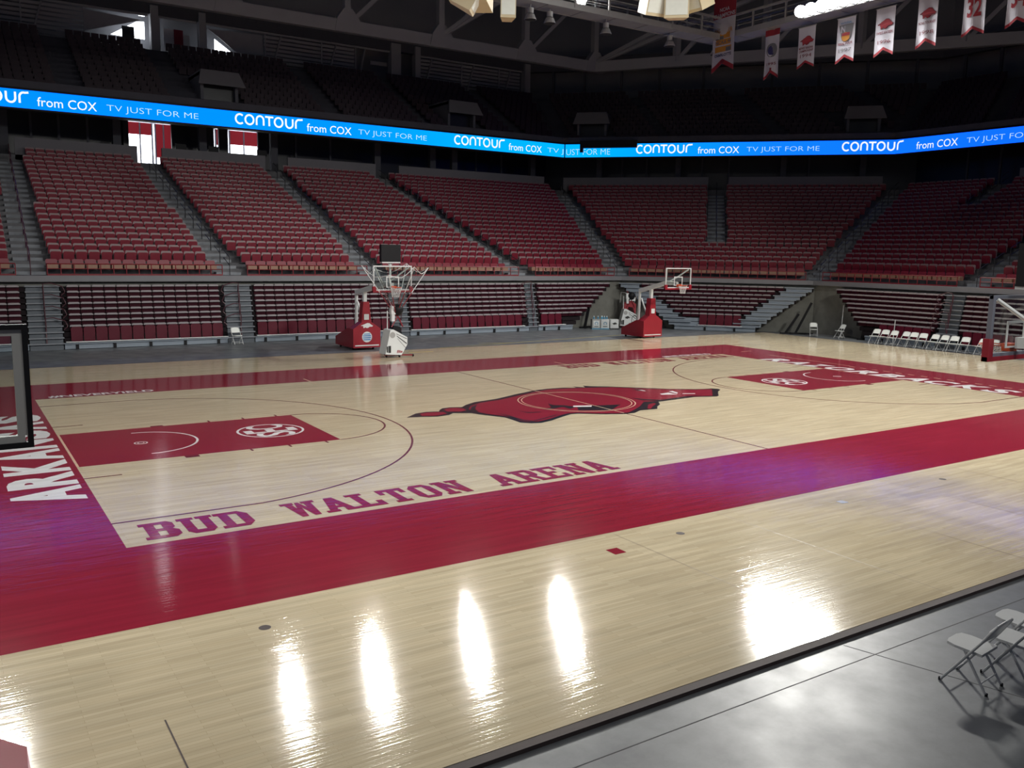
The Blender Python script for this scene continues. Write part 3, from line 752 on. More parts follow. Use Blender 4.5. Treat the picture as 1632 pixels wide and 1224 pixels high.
def bstairs(label, origin, ang, a, b_, rail_right=True):
    root = thing('bleacher_stairs', label, 'stairs', (origin[0], origin[1], FLOOR_Z), ang, 'grey stairs between bleacher banks')
    for i in range(-3, NB):
        z = (b_z(i) if i >= 0 else {-1: .72, -2: .47, -3: .22}[i]) - FLOOR_Z; y = -b_in(i)
        MB().box(a, b_, y - .02, y + .35, z - .02, z + .03).build('tread', M_step, root)
        MB().box(a + .04, b_ - .04, y + .1, y + .35, z - .24 if i > -3 else 0, z - .02).build('riser', M_riser, root)
    m = (a + b_) / 2
    r = MB()
    for i in range(0, NB, 2):
        z = b_z(i); y = -b_in(i) - .12
        s = 1 if rail_right else -1
        r.tube([(m, y, z - .1), (m, y - .03, z + .42), (m + s * .3, y - .05, z + .45), (m + s * .75, y - .05, z + .3), (m + s * .85, y - .05, z + .05), (m + s * .7, y - .05, z - .1)], .022, 6)
    r.tube([(m, -.9, .3), (m, -.45, 2.8)], .03, 6)
    r.build('handrail', M_railm, root)
if True:
    bstairs('grey bleacher stairs with looped maroon rails near the left edge', (0, LB), 0, -13.4, -12.0)
    bstairs('grey bleacher stairs behind the lone folding chair', (0, LB), 0, -4.85, -3.5, False)
    bstairs('grey bleacher stairs behind the ball return machine', (0, LB), 0, 3.95, 5.05, False)
    bstairs('narrow grey bleacher stairs left of the small chair bank', (0, LB), 0, 12.9, 13.6, False)
    bstairs('grey bleacher stairs left of the near right hoop board', (28.5, 0), -math.pi / 2, -5.1, -4.0, False)
# dark braces under the splayed ends
for (x0, y0, x1, y1, h, lab) in ((17.4, 22.2, 18.0, 22.5, 1.6, 'leaning dark brace beside the cooler boxes'), (27.2, 13.9, 27.7, 13.2, 1.9, 'dark raking brace right of the corner bleacher'),
                            (26.75, 14.3, 27.2, 13.7, 1.2, 'short dark brace under the corner bleacher end'), (27.95, 9.75, 28.05, 9.5, 1.7, 'dark brace behind the pair of folding chairs'), (22.3, 20.2, 21.6, 21.2, 1.7, 'dark brace behind the far right hoop')):
    o = MB().beam((x0, y0, FLOOR_Z), (x1, y1, h), .14, .14).beam((x0 - .3, y0 + .1, FLOOR_Z + .05), (x1 + .3, y1, FLOOR_Z + .05), .1, .1).build('bleacher_brace', M_black); tag(o, lab, 'brace')

# ------------------------------------------------------------------ club level: parapet, suites, LED ribbon
def parapet(s, lo, hi, n):
    a, d, L = seg_frame(s, 17.52); b0 = a + d * lo; b1 = a + d * hi; nn = Vector((-d.y, d.x, 0)) * .2
    mb = MB(); M = Matrix.Translation(b0) @ Matrix.Rotation(math.atan2(d.y, d.x), 4, 'Z')
    mb.box(0, hi - lo, 0, .2, 9.6, 10.93, 0, M)
    struct(mb.build('trim_%d' % n, M_lip))
parapet(0, 8, 28 - 13.4, 3); parapet(0, 28 - 12.2, 28 - 5.3, 4); parapet(0, 28 - 3.8, 28 + 3.0, 5); parapet(0, 28 + 4.6, 28 + 11.3, 6); parapet(0, 28 + 13.2, 28 + 26.6, 7)
parapet(1, .5, 12.5, 8); parapet(1, 14.1, 25.7, 9); parapet(2, 9.0, 22, 10)
struct(loft([(15.55, 12.3), (17, 12.4), (26, 14.3)], 'ceiling', M_updeck))                      # soffit under the upper deck
# suite back wall, left open where the concourse shows
WALLT = 22.0
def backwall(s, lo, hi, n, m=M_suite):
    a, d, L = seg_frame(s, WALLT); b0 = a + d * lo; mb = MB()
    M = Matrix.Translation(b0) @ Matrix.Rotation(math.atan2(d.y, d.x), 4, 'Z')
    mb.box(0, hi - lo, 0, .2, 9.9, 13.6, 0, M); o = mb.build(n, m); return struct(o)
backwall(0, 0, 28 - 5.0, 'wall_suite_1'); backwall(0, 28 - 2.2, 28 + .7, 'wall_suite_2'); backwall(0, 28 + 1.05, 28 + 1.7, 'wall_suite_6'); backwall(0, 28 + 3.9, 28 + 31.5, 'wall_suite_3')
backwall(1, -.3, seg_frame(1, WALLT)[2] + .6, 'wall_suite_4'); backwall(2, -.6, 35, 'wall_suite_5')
# columns and mullions at the suite fronts
cols = []
for s, lats, tt, w in ((0, [28 - 12.6, 28 - 6.1, 28 - .6, 28 + 4.4, 28 + 12.5, 28 + 17.3, 28 + 19.3, 28 + 27.0], 20.0, .5), (1, [4.3, 11.0, 19.5, 25.6], 20.0, .45), (2, [10.5, 16], 20.0, .5)):
    for l in lats:
        a, d, L = seg_frame(s, tt); p = a + d * l; M = Matrix.Translation(p) @ Matrix.Rotation(math.atan2(d.y, d.x), 4, 'Z')
        o = MB().box(-w / 2, w / 2, -.2, .2, 9.9, 13.0, 0, M).build('trim_%d' % (20 + len(cols)), M_colm); struct(o); cols.append(o)
for s, lats in ((0, [28 - 11, 28 - 9.4, 28 - 7.7, 28 + 6.4, 28 + 9.1, 28 + 22, 28 + 24.5]), (1, [6.6, 8.7, 13.4, 15.6, 22.0]), (2, [4.5, 7])):
    for l in lats:
        a, d, L = seg_frame(s, 21.0); p = a + d * l; M = Matrix.Translation(p) @ Matrix.Rotation(math.atan2(d.y, d.x), 4, 'Z')
        o = MB().box(-.07, .07, -.06, .06, 9.9, 13.2, 0, M).build('trim_%d' % (20 + len(cols)), M_colm); struct(o); cols.append(o)
# daylit concourse behind the openings
Yc = 22.7 + 30
def daywin(x0, x1, z0, z1, n, shade=.5):
    w = struct(MB().box(x0, x1, Yc, Yc + .1, z0, z1).build('window_%d' % n, M_day))
    zs = z1 - (z1 - z0) * shade
    MB().box(x0, x1, Yc - .08, Yc - .05, zs, z1).build('window_shade', M_shade, w)
    for x in (x0, (x0 + x1) / 2, x1): MB().box(x - .05, x + .05, Yc - .12, Yc, z0, z1).build('mullion', M_int, w)
daywin(-3.7, -1.95, 9.9, 14.0, 1, .22); daywin(-1.7, -.5, 9.9, 14.0, 2, .62); daywin(4.0, 6.3, 9.9, 14.0, 3, .27); daywin(2.9, 3.3, 9.9, 14.0, 4, .3)
struct(MB().box(-12, 12, Yc + .15, Yc + .3, 9.5, 14.6).build('wall_concourse', M_int))
struct(MB().box(-5.55, -5.35, WALLT + 22.7, Yc, 9.9, 14.6).box(6.6, 6.8, WALLT + 22.7, Yc, 9.9, 14.6).build('wall_concourse_side', M_int))
struct(MB().box(-12, 12, 44.7, Yc + .2, 14.45, 14.6).build('ceiling_concourse', M_int))
struct(MB().box(-12, 12, 44.7, Yc + .2, 9.6, 9.89).build('floor_concourse', M_tier))
def arealight(name, loc, rot, sx, sy, w, c=(1, 1, 1)):
    l = bpy.data.lights.new(name, 'AREA'); l.shape = 'RECTANGLE'; l.size = sx; l.size_y = sy; l.energy = w; l.color = c
    o = bpy.data.objects.new(name, l); col.objects.link(o); o.location = loc; o.rotation_euler = rot; return o
# stools and televisions silhouetted at the club rail
for x in (-2.0, .2, 3.6):
    o = thing('hanging_television', {-2.0: 'small dark television left of the club-level column', .2: 'small dark television beside the middle club-level column', 3.6: 'small dark television against the bright red-shaded window'}[x], 'television', (x, 42.9, 11.15), 0, 'televisions on the club rail')
    MB().box(-.35, .35, -.04, .04, 0, .42).build('screen', M_black, o); MB().box(-.04, .04, -.03, .03, -.3, 0).build('stand', M_black, o)
    MB().box(-.2, .2, -.15, .15, -1.25, -.3).build('pedestal', M_black, o)

# LED ribbon board
led = thing('ribbon_board', 'long blue electronic ribbon board with white advertising lettering', 'display')
RT = 15.4; ZB, ZT = 12.37, 13.4
R0 = ring(RT, -12)
def led_fn(s, lat, z, off=0.0):
    a = R0[s]; d = (R0[s + 1] - R0[s]).normalized(); n = Vector((d.y, -d.x, 0))
    p = a + d * lat + n * off; return (p.x, p.y, z)
for s in range(3):
    L = (R0[s + 1] - R0[s]).length; d = (R0[s + 1] - R0[s]).normalized()
    MB().quad(led_fn(s, 0, ZB), led_fn(s, L, ZB), led_fn(s, L, ZT), led_fn(s, 0, ZT)).build('screen_panel', M_led, led)
    fr = MB()
    for z0, z1 in ((ZB - .10, ZB), (ZT, ZT + .12)):
        M = Matrix.Translation(R0[s]) @ Matrix.Rotation(math.atan2(d.y, d.x), 4, 'Z')
        fr.box(0, L, -.06, .3, z0, z1, 0, M)
    fr.box(0, L, .02, .3, ZB, ZT, 0, M)  # unseen opaque backing, added to block the screen's light towards the rear
    fr.build('screen_frame', M_black, led)
MB().box(-.04, .04, -.04, .04, ZB, ZT, 0, Matrix.Translation(R0[1])).build('screen_joint', M_black, led)
def contour(s, x0, w, zb, h, sel='contour'):
    """rounded single-stroke capitals c o n T o u r"""
    mb = MB(); u = w / 7.35; r = .40
    F = lambda a, b_: led_fn(s, x0 + a * u, zb + b_ * h, .03)
    H = 1.0
    def sc(pts, ox): return [(ox + px, py) for px, py in pts]
    lw = .19
    ky = .5
    def st(pts, closed=False, flush=True):
        P = [Vector((a * u, b_ * h, 0)) for a, b_ in pts]; n = len(P); W = .17 * h
        Lf = []; Rt = []
        for k in range(n):
            if closed: d = P[(k + 1) % n] - P[k - 1]
            else: d = P[min(k + 1, n - 1)] - P[max(k - 1, 0)]
            d.normalize(); q = Vector((-d.y, d.x, 0)) * W / 2; Lf.append(P[k] + q); Rt.append(P[k] - q)
        G = lambda v: led_fn(s, x0 + v.x, zb + v.y, .03)
        for k in range(n if closed else n - 1):
            k2 = (k + 1) % n; mb.quad(G(Rt[k]), G(Rt[k2]), G(Lf[k2]), G(Lf[k]))
        if flush:
            mb.build('screen_letter', M_text_led, led); mb.v = []; mb.f = []; mb.m = []
    if sel != 'r':
     st(sc([(.5 + .42 * math.cos(math.radians(a)), .5 + .45 * math.sin(math.radians(a))) for a in range(48, 318, 12)], .14))
     st(sc([(.5 + .42 * math.cos(math.radians(a)), .5 + .45 * math.sin(math.radians(a))) for a in range(0, 360, 15)], 1.1), True)
     st(sc([(.12, .05), (.12, .55)] + [(.48 + .36 * math.cos(math.radians(a)), .57 + .38 * math.sin(math.radians(a))) for a in range(180, -1, -15)] + [(.84, .05)], 2.2))
     st([(3.2, .93), (4.05, .93)], False, False); st([(3.62, .9), (3.62, .05)])
     st(sc([(.5 + .42 * math.cos(math.radians(a)), .5 + .45 * math.sin(math.radians(a))) for a in range(0, 360, 15)], 4.1), True)
     st(sc([(.12, .95), (.12, .45)] + [(.48 + .36 * math.cos(math.radians(a)), .43 + .38 * math.sin(math.radians(a))) for a in range(180, 361, 15)] + [(.84, .95)], 5.25))
    if sel != 'contou': st(sc([(.12, .05), (.12, .55)] + [(.46 + .34 * math.cos(math.radians(a)), .57 + .38 * math.sin(math.radians(a))) for a in range(180, 60, -15)], 6.3) + [(7.15, .98)])
    pass
def ledtext(s, txt, x0, x1, z0, z1, m, bold=0.0):
    d = (R0[s + 1] - R0[s]).normalized(); o = Vector(led_fn(s, x0, z0, .03))
    vs, fs = text_pts(txt, bold, 0.0)
    par = list(range(len(vs)))
    def find(i):
        while par[i] != i: par[i] = par[par[i]]; i = par[i]
        return i
    for f in fs:
        for q in f[1:]: par[find(q)] = find(f[0])
    isl = {}
    for i, v in enumerate(vs): isl.setdefault(find(i), []).append(v[0])
    spans = sorted((min(x), max(x), r) for r, x in isl.items())
    gap = .035 * 14 / max(6, len(txt)); words = []; end = -9
    for lo_, hi_, r in spans:
        if lo_ - end > gap: words.append([])
        words[-1].append(r); end = max(end, hi_)
    for wd in words:
        g_ = MB(); ids = {}
        for f in fs:
            if find(f[0]) in wd:
                g_.f.append(tuple(ids.setdefault(q, len(ids)) for q in f)); g_.m.append(0)
        for q in ids: g_.v.append(tuple(o + d * (vs[q][0] * (x1 - x0)) + Vector((0, 0, vs[q][1] * (z1 - z0)))))
        g_.build('screen_word', m, led)
zc = 12.56
def ad(s, o, q):
    contour(s, o + q[0], q[1] - q[0], zc + .06, .66)
    ledtext(s, 'from COX', o + q[2], o + q[3], zc, zc + .52, M_text_led, 0.0)
    if len(q) > 4: ledtext(s, 'TV JUST FOR ME', o + q[4], o + q[5], zc, zc + .46, M_text_led2, -.014)
ad(0, 28, (-16.1, -11.34, -11.05, -7.87, -7.32, -1.93)); ad(0, 28, (.29, 5.08, 5.25, 8.5, 9.02, 14.44)); ad(0, 28, (16.67, 21.39, 21.65, 24.8))
ledtext(0, 'TV J', 28 + 25.35, 28 + 26.95, zc, zc + .46, M_text_led2, -.014)
ledtext(1, 'UST FOR ME', .15, 3.75, zc, zc + .46, M_text_led2, -.014)
ad(1, 0, (5.75, 10.39, 10.69, 13.85, 14.41, 19.78))
contour(1, 21.3, 4.55, zc + .06, .66, 'contou'); contour(2, -3.75, 4.55, zc + .06, .66, 'r')
ledtext(2, 'from COX', 1.74, 4.88, zc, zc + .52, M_text_led, 0.0); ledtext(2, 'TV JUST FOR ME', 5.51, 11.0, zc, zc + .46, M_text_led2, -.014)
a = Vector(led_fn(1, 1.35, 0, .35)); d = (R0[2] - R0[1]).normalized()
o = MB().box(0, 4.6, -.15, .15, 13.05, 13.62, 0, Matrix.Translation((a.x, a.y, 0)) @ Matrix.Rotation(math.atan2(d.y, d.x), 4, 'Z')).box(0, .25, -.15, .15, 12.72, 13.05, 0, Matrix.Translation((a.x, a.y, 0)) @ Matrix.Rotation(math.atan2(d.y, d.x), 4, 'Z')).build('camera_platform', M_black)
tag(o, 'black box hung over the top of the ribbon board at the corner', 'platform')

# ------------------------------------------------------------------ upper deck
UR = 12; UT = .80; UZ = .45; UT0 = 16.6; UZ0 = 13.5
prof = [(15.5, 13.45), (15.5, 13.95), (15.7, 13.95), (15.7, 13.5)]
for k in range(UR): prof += [(UT0 + UT * k, UZ0 + UZ * max(k - 1, 0)), (UT0 + UT * k, UZ0 + UZ * k)]
prof += [(UT0 + UT * UR, UZ0 + UZ * (UR - 1)), (UT0 + UT * UR, UZ0 + UZ * (UR - 1) + .3), (31, UZ0 + UZ * (UR - 1) + .3)]
struct(loft(prof, 'seating_tier_upper', M_updeck))
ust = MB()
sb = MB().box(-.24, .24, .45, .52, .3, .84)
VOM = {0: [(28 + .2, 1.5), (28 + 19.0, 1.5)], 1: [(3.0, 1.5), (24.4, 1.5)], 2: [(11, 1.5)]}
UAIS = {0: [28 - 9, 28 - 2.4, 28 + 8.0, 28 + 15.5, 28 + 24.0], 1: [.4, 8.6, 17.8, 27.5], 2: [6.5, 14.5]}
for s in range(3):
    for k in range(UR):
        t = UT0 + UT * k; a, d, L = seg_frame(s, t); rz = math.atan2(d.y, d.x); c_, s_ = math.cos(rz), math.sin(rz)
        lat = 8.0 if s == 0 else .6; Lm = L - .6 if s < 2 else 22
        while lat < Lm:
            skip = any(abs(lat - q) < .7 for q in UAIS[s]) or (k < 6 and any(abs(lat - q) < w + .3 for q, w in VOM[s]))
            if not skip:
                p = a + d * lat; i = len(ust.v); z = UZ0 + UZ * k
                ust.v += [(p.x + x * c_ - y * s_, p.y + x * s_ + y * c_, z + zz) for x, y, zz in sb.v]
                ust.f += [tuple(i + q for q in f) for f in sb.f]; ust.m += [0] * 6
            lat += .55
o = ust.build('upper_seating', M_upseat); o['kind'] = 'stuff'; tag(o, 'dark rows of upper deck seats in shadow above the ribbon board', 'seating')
vn = 0
for s in VOM:
    for q, w in VOM[s]:
        a, d, L = seg_frame(s, 18.2); p = a + d * q; M = Matrix.Translation(p) @ Matrix.Rotation(math.atan2(d.y, d.x), 4, 'Z')
        vn += 1
        w = 1.25
        v = struct(MB().box(-w, -w + .2, 0, 3.4, 13.5, 16.2, 0, M).box(w - .2, w, 0, 3.4, 13.5, 16.2, 0, M).box(-w, w, 0, 3.4, 16.0, 16.3, 0, M).build('door_%d' % vn, M_lip))
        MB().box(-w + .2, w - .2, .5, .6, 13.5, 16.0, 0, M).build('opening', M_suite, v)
        MB().prism([(-w, 16.3), (w, 16.3), (w + .35, 15.3), (-w - .25, 15.3)], lambda a_, z, y: M @ Vector((a_, y + (16.3 - z) * -.4, z)), -.25, -.1).build('header', M_lip, v)

# ------------------------------------------------------------------ upper window wall
WT = 28.0
ZW0, ZW1 = 18.9, 21.7
struct(loft([(WT + 2.5, 17.5), (WT + 2.5, 34)], 'wall_upper', M_upwall))
struct(loft([(WT + .3, 21.6), (WT - .3, 21.6), (WT - .3, 22.9), (WT + 2.5, 22.9)], 'trim_70', M_colm))
wn = 10
a, d, L = seg_frame(0, WT)
LIT = {2, 3}
bays = [(-15, -10.6), (-10.6, -6.6), (-6.6, -2.3), (-1.5, 1.2), (1.9, 6.5), (6.5, 11.2), (11.2, 14.2), (14.2, 17.3), (20.2, 24.5), (24.5, 28.5), (28.5, 31)]
for bi, (x0, x1) in enumerate(bays):
    Yw = 22.7 + WT
    w = struct(MB().box(x0, x1, Yw - .1, Yw, ZW1 - .25, ZW1).box(x0 - .04, x0 + .04, Yw - .08, Yw, ZW0, ZW1).build('window_%d' % wn, M_truss)); wn += 1
    me = MB().box(0, x1 - x0, -.03, .05, -.10, .10).mesh('slat', M_slat)
    if bi not in (2, 3, 4, 7):
        for k in range(8):
            o = link('slat', me, w); o.location = (x0, Yw + .3, ZW0 + .25 + k * .31); o.rotation_euler = (.35, 0, 0)
        MB().beam((x0 + .6, Yw + .1, ZW0), (x0 + 1.4, Yw + .1, ZW1), .14, .1).build('raking_strut', M_truss, w)
    elif bi == 2:
        MB().prism([(-4.7, 20.05), (-2.35, 20.0), (-2.35, 21.25), (-2.9, 21.2)], lambda x, z, y: (x, Yw + 1.0 + y, z), 0, .05).build('bright_pane', M_day, w)
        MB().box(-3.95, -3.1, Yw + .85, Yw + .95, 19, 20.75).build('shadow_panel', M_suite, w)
        MB().box(-2.75, -2.35, Yw + .8, Yw + .85, 21.6, 22.1).build('bright_pane', M_day, w)
        MB().prism([(x0, 19.9), (-2.6, 21.2), (x0, 21.4)], lambda x, z, y: (x, Yw + .3 + y, z), 0, .06).build('raking_soffit', M_slat, w)
    elif bi == 3:
        MB().box(-1.1, -.35, Yw + .5, Yw + .55, 19.6, 20.9).box(.3, .8, Yw + .5, Yw + .55, 19.6, 20.6).build('pane', M_int, w)
        MB().box(-.35, .3, Yw + .4, Yw + .5, 19.2, 20.9).build('shutter', M_bandark, w)
    elif bi == 4:
        MB().prism([(2.8, 19.9), (4.1, 19.9), (2.8, 20.75)], lambda x, z, y: (x, Yw + 1.0 + y, z), 0, .05).build('bright_pane', M_day, w)
        MB().prism([(2.2, 21.3), (4.3, 19.8), (6.4, 19.9), (6.4, 21.4)], lambda x, z, y: (x, Yw + .3 + y, z), 0, .06).build('raking_soffit', M_slat, w)
    else:
        MB().beam((x0 + .4, Yw + .3, ZW0), (x0 + 1.0, Yw + .3, ZW1), .3, .1).box(x0 + 1.6, x1, Yw + .5, Yw + .6, 20.4, 20.7).build('raking_strut', M_slat, w)
for n_, (x, w_) in enumerate(((-1.9, .55), (1.55, .5), (17.75, .9), (19.85, .5), (31.4, .6))):
    struct(MB().box(x - w_ / 2, x + w_ / 2, 50.2, 50.9, 18.5, 22.2).build('trim_%d' % (80 + n_), M_truss))
# diagonal and end upper bays: plain panels with posts
for s, lats in ((1, [2, 5, 8.5, 12, 16, 22, 26, 30, 34]), (2, [2, 5, 8, 11, 14, 17])):
    for l in lats:
        a, d, L = seg_frame(s, WT); p = a + d * l; M = Matrix.Translation(p) @ Matrix.Rotation(math.atan2(d.y, d.x), 4, 'Z')
        wn += 1
        struct(MB().box(-.12, .12, -.1, .1, 18.5, 22, 0, M).build('trim_%d' % (90 + wn), M_colm))

# roof
struct(MB().box(-60, 90, -60, 80, 33.5, 33.8).build('ceiling_roof', M_ceil))

# ------------------------------------------------------------------ roof truss
tr = thing('roof_truss', 'grey steel roof truss with gusset joints spanning the far side', 'truss')
TZ = 20.4; TY = 40.44
P = [Vector((-30, TY, TZ)), Vector((31.7, TY, TZ))]
P2 = [Vector((31.7, TY, TZ)), Vector((51.5, 11.0, TZ)), Vector((51.5, -12, TZ))]
MB().beam(P[0], P[1], .5, .85).build('bottom_chord', M_truss, tr)
MB().beam(P[0] + Vector((0, .3, 6)), P[1] + Vector((0, .3, 6)), .5, .7).build('top_chord', M_truss, tr)
for x in (-21, -13, -5, .8, 9.2, 16.8, 24.6, 31.7):
    MB().beam((x, TY, TZ), (x, TY, TZ + 6), .5, .45).build('vertical', M_truss, tr)
    if x < 31: MB().beam((x + .2, TY, TZ + .3), (x + 6.2, TY, TZ + 6), .32, .3).build('diagonal', M_truss, tr)
    MB().prism([(-1.0, -.4), (1.0, -.4), (.9, .5), (.35, 1.2), (-.3, 1.2), (-.8, .5)], lambda a_, z, y: (x + a_, TY - .3 + y, TZ + z), 0, .6).build('gusset', M_truss, tr)
MB().beam((16.8, TY + .1, TZ + .4), (22.0, TY - 5, TZ + 5), .25, .25).beam((16.8, TY + .1, TZ + .4), (23.5, TY - 5, TZ + 5), .25, .25).build('diagonal', M_truss, tr)
tr2 = thing('roof_truss', 'grey steel roof truss crossing the corner behind the banners', 'truss')
for A_, B_ in ((P2[0], P2[1]), (P2[1], P2[2])):
    MB().beam(A_, B_, .5, .85).build('bottom_chord', M_truss, tr2)
    MB().beam(A_ + Vector((0, 0, 6)), B_ + Vector((0, 0, 6)), .5, .7).build('top_chord', M_truss, tr2)
    for k in range(1, 5):
        q = A_.lerp(B_, k / 5); q2 = A_.lerp(B_, (k + .8) / 5)
        MB().beam(q, q + Vector((0, 0, 6)), .45, .45, upv=(1, 0, 0)).build('vertical', M_truss, tr2)
        MB().beam(q, q2 + Vector((0, 0, 6)), .3, .3).build('diagonal', M_truss, tr2)
for xx, yy in ((36, 36), (38.5, 34)):
    MB().beam((31.7, TY, TZ + .3), (xx, yy - 8, TZ + 4.5), .3, .3).build('diagonal', M_truss, tr2)

# ------------------------------------------------------------------ catwalk
def catwalk(label, A_, B_, side):
    root = thing('catwalk', label, 'catwalk', (0, 0, 0), 0, 'lighting catwalks')
    A_ = Vector(A_); B_ = Vector(B_); d = (B_ - A_).normalized(); n = Vector((-d.y, d.x, 0)) * side; L = (B_ - A_).length
    up_ = Vector((0, 0, 1))
    MB().beam(A_, B_, 1.3, .16).build('deck', M_cat, root)
    for s in (-1, 1):
        o = n * (.66 * s)
        MB().beam(A_ + o + up_ * .06, B_ + o + up_ * .06, .06, .34).build('toe_board', M_cat, root)
        MB().beam(A_ + o + up_ * 1.15, B_ + o + up_ * 1.15, .10, .12).build('top_rail', M_cat, root)
        m = MB()
        for z in (.5, .82): m.tube([A_ + o + up_ * z, B_ + o + up_ * z], .022, 6)
        m.build('mid_rail', M_cat, root)
        me = MB().box(-.05, .05, -.05, .05, 0, 1.15).mesh('post', M_cat)
        k = int(L / 2.4)
        for i in range(k + 1):
            q = link('post', me, root); q.location = A_ + o + d * (L * i / k)
    me = MB().box(-.04, .04, -.65, .65, -.02, .0).mesh('deck_rib', M_cat)
    for i in range(int(L / 2.4)):
        q = link('deck_rib', me, root); q.location = A_ + d * (i * 2.4 + 1.2) + up_ * -.09; q.rotation_euler = (0, 0, math.atan2(d.y, d.x))
    return root
CZ = 18.15
catwalk('grey steel lighting catwalk with railing along the far side', (-27.1, 20.5, CZ), (26.4, 20.5, CZ), 1)
catwalk('grey steel lighting catwalk along the right end above the banners', (26.4, 19.8, CZ), (26.4, -19.8, CZ), 1)

# ------------------------------------------------------------------ lamps
def lamp_body(mb_parent, lit):
    pass
me_yoke = MB().tube([(-.3, 0, .1), (-.3, 0, -.35), (.3, 0, -.35), (.3, 0, .1)], .03, 6).mesh('yoke', M_lampbody)
def flood(x, y, z, tx, ty, watts, label, cone=100, blend=.6, group='lit arena floodlights', soft=.33):
    """floodlight on the catwalk rail: housing and lens turned to the target, with its own beam"""
    root = thing('flood_lamp', label, 'lamp', (x, y, z), 0, group)
    v = Vector((tx - x, ty - y, 0.0 - z)).normalized()
    Q = v.to_track_quat('-Z', 'Y').to_matrix().to_4x4()
    o = MB().lathe([(.001, .42), (.13, .42), (.16, .30), (.20, .16), (.36, -.02), (.37, -.10), (.34, -.10), (.33, -.03)], 20).build('housing', M_lampbody, root, True); o.matrix_local = Q
    o = MB().lathe([(.001, -.06), (.33, -.06)], 20).build('lens', M_lens, root); o.matrix_local = Q
    link('yoke', me_yoke, root)
    l = bpy.data.lights.new('flood_beam', 'SPOT'); l.energy = watts; l.color = LAMP_COL; l.shadow_soft_size = soft
    l.spot_size = math.radians(cone); l.spot_blend = blend
    lo = bpy.data.objects.new('flood_beam', l); col.objects.link(lo); lo.parent = root
    M = Q.copy(); M.translation = v * .12; lo.matrix_local = M
    return root
FAR_L = [(-15.2, 'far-side floodlight above the left end of the court'), (-2.3, 'far-side floodlight left of centre court'), (2.5, 'far-side floodlight at centre court'), (8.8, 'far-side floodlight right of centre court'), (15.5, 'lit floodlight on the catwalk between the two cream speaker clusters')]
for (x, lab), pw in zip(FAR_L, (1.1, .7, 1.3, .85, 1.05)): flood(x, 20.95, 19.1, x * .7, -6.5, LAMP_W * pw, lab, 105, .7)
for k in range(8):
    y = 13.6 - .7 * k
    flood(25.55, y, 18.42, -2, y * .2 - 6, END_W * .63, 'glaring floodlight on the right catwalk, %s from the corner' % ['first', 'second', 'third', 'fourth', 'fifth', 'sixth', 'seventh', 'eighth'][k], 150, .7)
for x, nm_, pw in ((-19, 'first', .32), (-10.5, 'second', .48), (-2, 'third', .62), (6.5, 'fourth', 1.0), (15, 'fifth', 1.5)): flood(x, -20.9, 19.1, x * .85, 2.0, FILL_W * pw, 'added near-side fill lamp behind the camera, %s from the left' % nm_, 84, .9, soft=1.2)  # unseen fill lamps, added to light the court and far seats
flood(-26.9, -4, 19.1, -8, -2, FILL_W * .5, 'added unseen fill lamp beyond the left baseline', 100, .8, soft=1.0)  # one more added fill lamp, out of view at the left end
def offlamp(x, y, label):
    root = thing('high_bay_lamp', label, 'lamp', (x, y, 17.25), 0, 'unlit lamps under the catwalk')
    MB().lathe([(.001, .62), (.17, .62), (.17, .34), (.20, .32)], 14).build('ballast', M_lampbody, root)
    MB().lathe([(.2, .30), (.22, .28), (.34, .02), (.33, 0)], 14).build('reflector', M_lampbody, root)
    MB().lathe([(.001, .01), (.32, .01)], 14).build('lens', M_lens_off, root)
    MB().tube([(0, 0, .6), (0, 0, .85)], .025, 6).build('hanger', M_lampbody, root)
for x, lab in ((11.7, 'unlit grey high bay lamp nearest the left speaker cluster'), (13.0, 'unlit grey high bay lamp, second from the left speaker cluster'), (17.0, 'unlit grey high bay lamp left of the right speaker cluster'), (22.0, 'unlit grey high bay lamp right of the right speaker cluster'), (25.9, 'unlit grey high bay lamp partly hidden by the championship banner')): offlamp(x, 20.5, lab)

# ------------------------------------------------------------------ speaker clusters
def speaker_box(root, loc, rz, tilt, w, h, dp, name='cabinet'):
    M = Matrix.Translation(loc) @ Matrix.Rotation(rz, 4, 'Z') @ Matrix.Rotation(tilt, 4, 'X')
    mb = MB()
    poly = [(-w / 2, -dp / 2), (w / 2, -dp / 2), (w * .32, dp / 2), (-w * .32, dp / 2)]
    mb.prism(poly, lambda a_, b_, z: M @ Vector((a_, b_, z)), -h / 2, h / 2)
    o = mb.build(name, M_cream, root)
    MB().quad(M @ Vector((-w * .45, -dp / 2 - .012, -h * .42)), M @ Vector((w * .45, -dp / 2 - .012, -h * .42)), M @ Vector((w * .45, -dp / 2 - .012, h * .46)), M @ Vector((-w * .45, -dp / 2 - .012, h * .46))).build('grille', M_cream_w, o)
    return o
def cluster(label, x, y, z, boxes):
    root = thing('speaker_cluster', label, 'speaker', (x, y, z), 0, 'speaker clusters hung over the court')
    for (dx, dy, dz, rz, tilt, w, h, dp) in boxes: speaker_box(root, Vector((dx, dy, dz)), rz, tilt, w, h, dp)
    MB().beam((-.8, 0, 2.3), (.8, 0, 2.3), .12, .12).build('hanging_frame', M_cat, root)
    MB().tube([(0, 0, 2.3), (0, 0, 20.0)], .012, 6).build('hanging_cable', M_cat, root)
cluster('cream loudspeaker cluster hanging at the top, left of the other', .66, 6.6, 13.1,
        [(-.62, .34, .75, .9, .5, .9, 1.5, .9), (.62, -.2, .35, -.5, .02, .55, 1.2, .7), (0, .7, .9, 2.5, .3, .9, 1.4, .8)])
